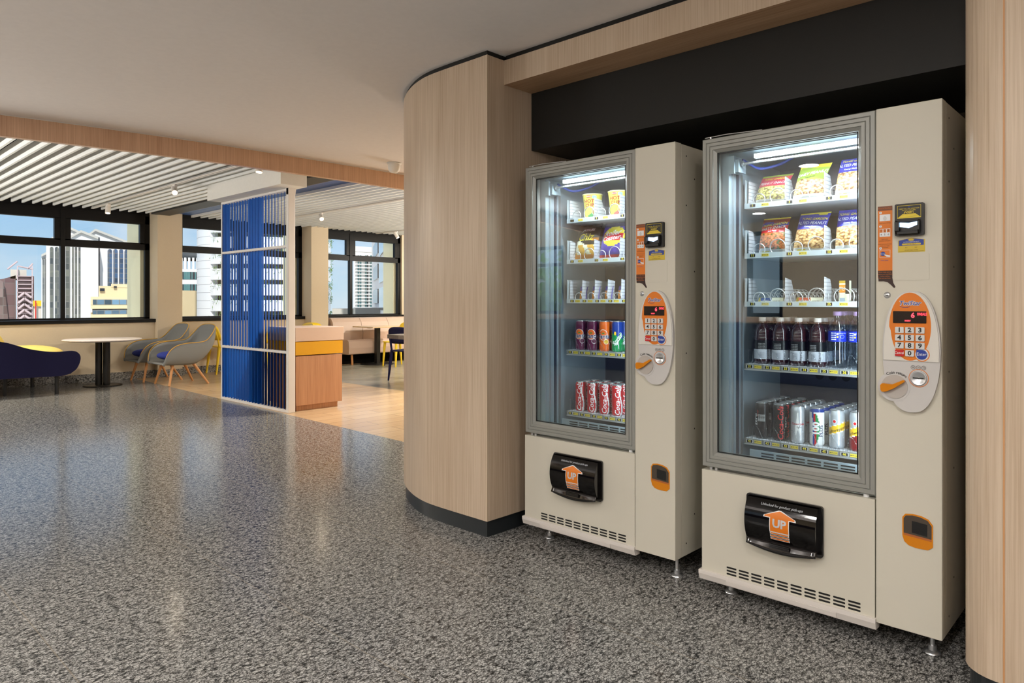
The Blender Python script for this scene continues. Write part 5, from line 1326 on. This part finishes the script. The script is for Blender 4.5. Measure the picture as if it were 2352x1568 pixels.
def arch(par, p0, p1, yt, yb, Y, m, name='window_strip'):
    x0, x1 = at(p0, Y), at(p1, Y); r = (x1 - x0) / 2; zt = hz((p0 + p1) / 2, yt, Y) - r; zb = hz((p0 + p1) / 2, yb, Y)
    P = [(x0, zb), (x1, zb)] + [((x0 + x1) / 2 + r * math.cos(PI * k / 8), zt + r * math.sin(PI * k / 8)) for k in range(9)]
    b = MB(); b.prism(P, lambda x, z, t: (x, t, z), Y - 0.25, Y - 0.02); b.build(name, m, par)

# white tower with gabled tops
root = thing('office_tower', 'tall white office tower with gabled tops and dark vertical strips', 'building', (0, 0, GZ))
root.location = (0, 0, 0)
EDG = mat('roof_edge', rgb(190, 188, 182), 0.7)
def vol(name, pts, Y, D): b = MB(); gable(b, pts, Y, D); return b.build(name, [BWH, EDG], root)
v1 = vol('wing', [(95, 590), (111, 582), (124, 590)], 176, 20)
v2 = vol('wing', [(106, 558), (162.6, 528), (214, 551)], 170, 25)
v3 = vol('wing', [(146, 556), (186, 534.6), (226, 549.5)], 164, 20)
v4 = vol('wing', [(204, 542), (219, 531), (300, 562)], 172, 20)
for a, c in ((97.5, 99.5), (102, 104.5), (107, 109.5)): arch(v1, a, c, 592, 745, 176, GLS)
for a, c in ((114.5, 122), (126, 134), (137, 144)): arch(v2, a, c, 567, 745, 170, GLS)
for a, c in ((150.5, 160), (165, 168.7), (172, 176), (180, 184)): arch(v3, a, c, 560, 745, 164, GLS)
part_px(v4, 'recess', DKG, 221.5, 228, 545, 745, 172, 0.5, proud=0.3)
for a, c in ((247, 256.5), (260, 269.5), (273, 282), (285.5, 300)): arch(v4, a, c, 572, 745, 172, GLB)

# brown tower with lattice
root = thing('lattice_tower', 'brownish tower with pale zigzag lattice at the far left of the window', 'building')
Y = 300
b = MB(); b.prism([(at(p, Y), hz(p, q, Y)) for p, q in ((-70, 650), (8, 640), (36, 632), (37, 800), (-70, 800))], lambda x, z, t: (x * t / Y, t, z), Y, Y + 40); b.build('body', facade_glass('brown_gridded_facade', rgb(112, 88, 90), rgb(130, 106, 106), 3, 4), root)
b = MB(); b.prism([(at(p, Y), hz(p, q, Y)) for p, q in ((-10, 640), (4, 648), (20, 780), (-10, 780))], lambda x, z, t: (x, t, z), Y - 3, Y); b.build('slanted_terraces', facade_glass('terraced_facade', rgb(70, 54, 54), rgb(150, 130, 126), 4, 3), root)
part_px(root, 'core', facade_glass('banded_facade', rgb(84, 66, 68), rgb(120, 98, 98), 30, 4), 39, 75, 634, 800, Y, 30, proud=2)
part_px(root, 'plant_room', BGR, 24, 61, 619, 640, Y, 20)
LAT = mat('pale_pink_steel', rgb(196, 176, 180), 0.6)
for p in (40, 74): part_px(root, 'lattice_post', LAT, p - 1.3, p + 1.3, 610, 800, Y - 3, 1.5)
for k in range(12): part_px(root, 'lattice_beam', LAT, 40, 74, 634 + 9.5 * k - 0.9, 634 + 9.5 * k + 0.9, Y - 3, 1.2)
for k in range(5):
    yq = 672 + 13.0 * k
    for s in (0, 1):
        p, q = ((42, yq + 11), (56, yq)) if s == 0 else ((56, yq), (72, yq + 11))
        MB().tube([(at(p[0], Y - 4), Y - 4, hz(p[0], p[1], Y - 4)), (at(q[0], Y - 4), Y - 4, hz(q[0], q[1], Y - 4))], 0.40, 6).build('lattice_brace', LAT, root)
for p0, q0, p1, q1 in ((40, 600, 17, 618), (42, 611, 76, 618), (75, 605, 64, 618)):
    MB().tube([(at(p0, Y), Y, hz(p0, q0, Y)), (at(p1, Y), Y, hz(p1, q1, Y))], 0.28, 6).build('roof_boom', LAT, root)

# yellow scaffolded block
root = thing('scaffolded_block', 'small block with yellow top and red hoist beside the lattice tower', 'building')
part_px(root, 'body', BGR, 77, 95, 704, 800, 260, 15)
part_px(root, 'yellow_top', mat('yellow_sheeting', rgb(236, 190, 40), 0.6), 76, 95, 690, 703, 259, 16)
part_px(root, 'hoist', mat('red_steel', rgb(196, 50, 40), 0.5), 80.5, 83.5, 690, 790, 257, 1)

# cream low office
root = thing('low_office', 'cream low office block with two ribbon windows, in front of the white tower', 'building')
Y = 115
b = MB(); pxbox(b, 208, 300, 681, 700, Y, 20); pxbox(b, 212, 300, 700, 712, Y + 2, 18); pxbox(b, 208, 300, 700.5, 709, Y, 20); pxbox(b, 212, 300, 709, 722, Y + 2, 18); pxbox(b, 208, 300, 721, None, Y, 20); pxbox(b, 227, 300, 657, 682, Y + 2, 15); pxbox(b, 255, 300, 652, 660, Y + 1.9, 15)
b.build('walls', BCR, root)
for y0_, y1_ in ((688, 699), (711, 721)): part_px(root, 'ribbon_window', facade_glass('ribbon_glass', rgb(40, 60, 72), rgb(120, 160, 190), 1.0, 6), 213, 300, y0_, y1_, Y - 0.02, 0.5, proud=0.05)
for p0, p1, y0_, y1_ in ((229, 240, 662, 668), (261, 268, 657, 661)): part_px(root, 'opening', DKG, p0, p1, y0_, y1_, Y + 1.6, 0.3, proud=0.1)

# round apartment tower
root = thing('round_apartments', 'round white apartment tower with dark roof brim behind the cream wall', 'building')
Y = 190; cx = at(462, Y); rad = at(462, Y) - at(412, Y); cz0 = hz(440, 605, Y)
b = MB(); b.lathe([(rad, -60), (rad, cz0 - 1.5)], cx, Y + rad, 0, 48); b.lathe([(rad, cz0 - 1.5), (0, cz0 - 1.4)], cx, Y + rad, 0, 48); b.build('walls', BWH, root)
b = MB(); b.lathe([(rad * 0.9, cz0 + 1.2), (rad * 1.06, cz0 + 1.8), (rad * 0.9, cz0 + 3.2), (0.0, cz0 + 3.6)], cx, Y + rad, 0, 48); b.build('roof_brim', mat('dark_brim', rgb(70, 74, 78), 0.6), root)
for k in range(16):
    a = R(180 + 10 * k); MB().box(-0.25, 0.25, -0.25, 0.25, cz0 - 1.5, cz0 + 1.6).build('roof_post', BWH, root, (cx + rad * 0.97 * math.cos(a), Y + rad + rad * 0.97 * math.sin(a), 0), rotz=a)
for fl_ in range(9):
    z = cz0 - 4.2 - 3.3 * fl_
    for k in range(9):
        a = R(185 + 11 * k)
        MB().box(-0.1, 0.12, -0.85, 0.85, 0, 2.0).build('window_pane', TEAL if k % 3 else DKG, root, (cx + rad * math.cos(a), Y + rad + rad * math.sin(a), z), rotz=a)
# cream wall block
root = tag(part_px(None, 'flat_roofed_block', plaster('beige_facade', rgb(200, 182, 148), 0.6, 0.0), 405, 456, 667, None, 160, 14), 'plain cream flat roofed block below the round apartment tower', 'building')

# white curved tower with planted openings
root = thing('curved_tower', 'large white curved tower with planted dark openings behind the screen', 'building')
_w = 150 * math.cos(R(19.33)); _u = -math.tan(R(19.33)); cx, cy, rad = _w * (FX + _u * RX), _w * (FY + _u * RY), 12.7
zpx = lambda py: EYE + (HZ - py) / FOC * 129.0
def ring(b, r0, z0, z1, a0, a1, n, mi=0):
    b.grid(lambda u, v: (cx + r0 * math.cos(a0 + (a1 - a0) * u), cy + r0 * math.sin(a0 + (a1 - a0) * u), z0 + (z1 - z0) * v), n, 1, mi, False, False)
tile = mat('white_tile_facade', rgb(238, 238, 240), 0.5)
def _():
    n, l, b_ = nodes(tile)
    t = n.new('ShaderNodeTexCoord'); s = n.new('ShaderNodeSeparateXYZ'); l.new(t.outputs['Object'], s.inputs[0])
    f = n.new('ShaderNodeMath'); f.operation = 'PINGPONG'; f.inputs[1].default_value = 0.75; l.new(s.outputs['Z'], f.inputs[0])
    g = n.new('ShaderNodeMath'); g.operation = 'LESS_THAN'; g.inputs[1].default_value = 0.035; l.new(f.outputs[0], g.inputs[0])
    base(tile, mixc(tile, g.outputs[0], rgb(238, 238, 240), rgb(150, 150, 156)))
_()
fh = zpx(570) - zpx(606.5)
zo = [zpx(616 - 36.5 * k) for k in range(-6, 6)]
_d = math.atan2(-cy, -cx) + 2 * PI
aL, aO, aR = _d - R(92), _d - R(50), _d + R(95)
b = MB(); ring(b, rad, GZ, zo[-1] + 3 * fh, aL, aO, 24); b.build('tiled_wall', tile, root)
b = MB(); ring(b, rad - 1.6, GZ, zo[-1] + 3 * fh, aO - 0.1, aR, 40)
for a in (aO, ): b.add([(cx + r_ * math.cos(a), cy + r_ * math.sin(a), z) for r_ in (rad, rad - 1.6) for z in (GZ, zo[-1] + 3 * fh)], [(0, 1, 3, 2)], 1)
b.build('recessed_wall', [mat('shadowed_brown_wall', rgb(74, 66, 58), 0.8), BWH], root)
random.seed(4)
GRN = mat('planter_leaves', rgb(90, 124, 48), 0.7)
for k, z in enumerate(zo):
    b = MB(); ring(b, rad, z - fh + 0.30 * fh, z, aO, aR, 40); ring(b, rad - 0.3, z - fh + 0.30 * fh, z, aO, aR, 40)
    b.add([(cx + r_ * math.cos(aO + (aR - aO) * i / 40), cy + r_ * math.sin(aO + (aR - aO) * i / 40), zz) for zz in (z - fh + 0.30 * fh, z) for i in range(41) for r_ in (rad, rad - 1.6)],
          [(82 * s + 2 * i, 82 * s + 2 * i + 1, 82 * s + 2 * i + 3, 82 * s + 2 * i + 2) for s in (0, 1) for i in range(40)])
    b.build('parapet', BWH, root)
    lv = MB()
    for j in range(260):
        a = aO + (aR - aO) * (0.02 + 0.96 * ((j * 0.618 + 0.13 * k) % 1)); a = aO + round((a - aO) * 9) / 9 + random.gauss(0, 0.035)
        a = min(max(a, aO + 0.01), aR)
        r_ = rad + random.uniform(-0.1, 0.35); c = Vector((cx + r_ * math.cos(a), cy + r_ * math.sin(a), z + random.gauss(-0.1, 0.5)))
        M = Matrix.Rotation(random.uniform(0, 6.28), 3, Vector((random.random() - .5, random.random() - .5, random.random() - .5)))
        lv.add([c + M @ Vector(q) for q in ((-0.05, 0, 0), (0.05, 0, 0), (0.04, 0, 0.42), (-0.02, 0, 0.5))], [(0, 1, 2, 3)])
    o = lv.build('planting', GRN, root); o['kind'] = 'stuff'

# slim apartment tower
root = thing('apartment_tower', 'slim pale apartment tower with teal windows in the right hand window', 'building')
Y = 240
b = MB(); pxbox(b, 812, 872, 580, None, Y, 25); pxbox(b, 814, 872, 567, 579, Y + 1, 22); b.build('walls', plaster('pale_facade', rgb(226, 222, 216), 0.6, 0.0), root)
for r_ in range(17):
    y_ = 586 + 7.6 * r_
    for p in (821, 826, 838, 842, 850):
        part_px(root, 'window_pane', TEAL if p != 842 else DKG, p, p + (3.4 if p != 850 else 5), y_, y_ + 4.6, Y - 0.05, 0.3, proud=0.2)
    part_px(root, 'balcony_slab', BWH, 817, 858, y_ + 5.4, y_ + 6.6, Y - 1.2, 1.2)

# white block with slanting dark openings
root = thing('balcony_block', 'white block with dark slanting openings beside the slim apartment tower', 'building')
def wpt(px, w_): u = (px - 1176.0) / FOC; return Vector((w_ * (FX + u * RX), w_ * (FY + u * RY), 0))
A, Bq = wpt(854, 94), wpt(893, 58.75)
dv = (Bq - A); nn = Vector((dv.y, -dv.x, 0)).normalized() * 6
if nn.dot(A) < 0: nn = -nn
b = MB(); P = [A, Bq, Bq + nn, A + nn]
b.prism([(p.x, p.y) for p in P], lambda x, y, z: (x, y, z), GZ, 40); b.build('walls', BWH, root)
nf = -nn.normalized() * 0.12
for k in range(9):
    zc = 13.5 - 1.9 * 1.43 * k
    b = MB(); p, q = A + dv * 0.20, A + dv * 0.52
    b.add([p + nf + Vector((0, 0, zc)), q + nf + Vector((0, 0, zc)), q + nf + Vector((0, 0, zc - 1.55)), p + nf + Vector((0, 0, zc - 1.55)), p + Vector((0, 0, zc)), q + Vector((0, 0, zc)), q + Vector((0, 0, zc - 1.55)), p + Vector((0, 0, zc - 1.55))],
          [(0, 1, 2, 3), (0, 4, 5, 1), (3, 2, 6, 7), (0, 3, 7, 4), (1, 5, 6, 2)])
    b.build('balcony_opening', DKG, root)
    b = MB(); p, q = A + dv * 0.60, A + dv * 0.98
    b.add([p + nf + Vector((0, 0, zc)), q + nf + Vector((0, 0, zc)), q + nf + Vector((0, 0, zc - 2.2)), p + nf + Vector((0, 0, zc - 2.2))], [(0, 1, 2, 3)])
    b.build('mirror_glazing', mat('mirror_glass', rgb(190, 196, 200), 0.08, 0.8) if k == 0 else bpy.data.materials['mirror_glass'], root)
# low roof parapets
tag(part_px(None, 'roof_parapet', BGR, 763, 812, 709, None, 66, 6), 'long grey roof parapet at the foot of the right hand window', 'parapet')
tag(part_px(None, 'roof_parapet', plaster('grey_roof', rgb(172, 172, 170), 0.6, 0.0), 812, 900, 707, None, 60, 6), 'grey roof block right of the long parapet below the slim tower', 'parapet')

# greenery outside the hall's far windows (mirrored in the machine doors)
lv = MB(); random.seed(9)
for j in range(2600):
    c = Vector((-7.6 + random.gauss(0, 0.5), 10.0 + random.uniform(-2.6, 2.6), 1.0 + random.gauss(0, 0.55)))
    M = Matrix.Rotation(random.uniform(0, 6.28), 3, Vector((random.random() - .5, random.random() - .5, random.random() - .5)))
    lv.add([c + M @ Vector(q) for q in ((-0.07, 0, 0), (0, 0.01, -0.13), (0.07, 0, 0), (0, 0.01, 0.13))], [(0, 1, 2, 3)])
root = tag(lv.build('shrub', mat('fresh_green_leaves', rgb(110, 168, 44), 0.6)), 'fresh green shrub outside the far window, mirrored in the far machine door', 'shrub')
MB().tube([(-7.6, 10, -30), (-7.6, 10, 0.8)], 0.12, 8).build('trunk', mat('bark', rgb(90, 70, 50), 0.9), root)
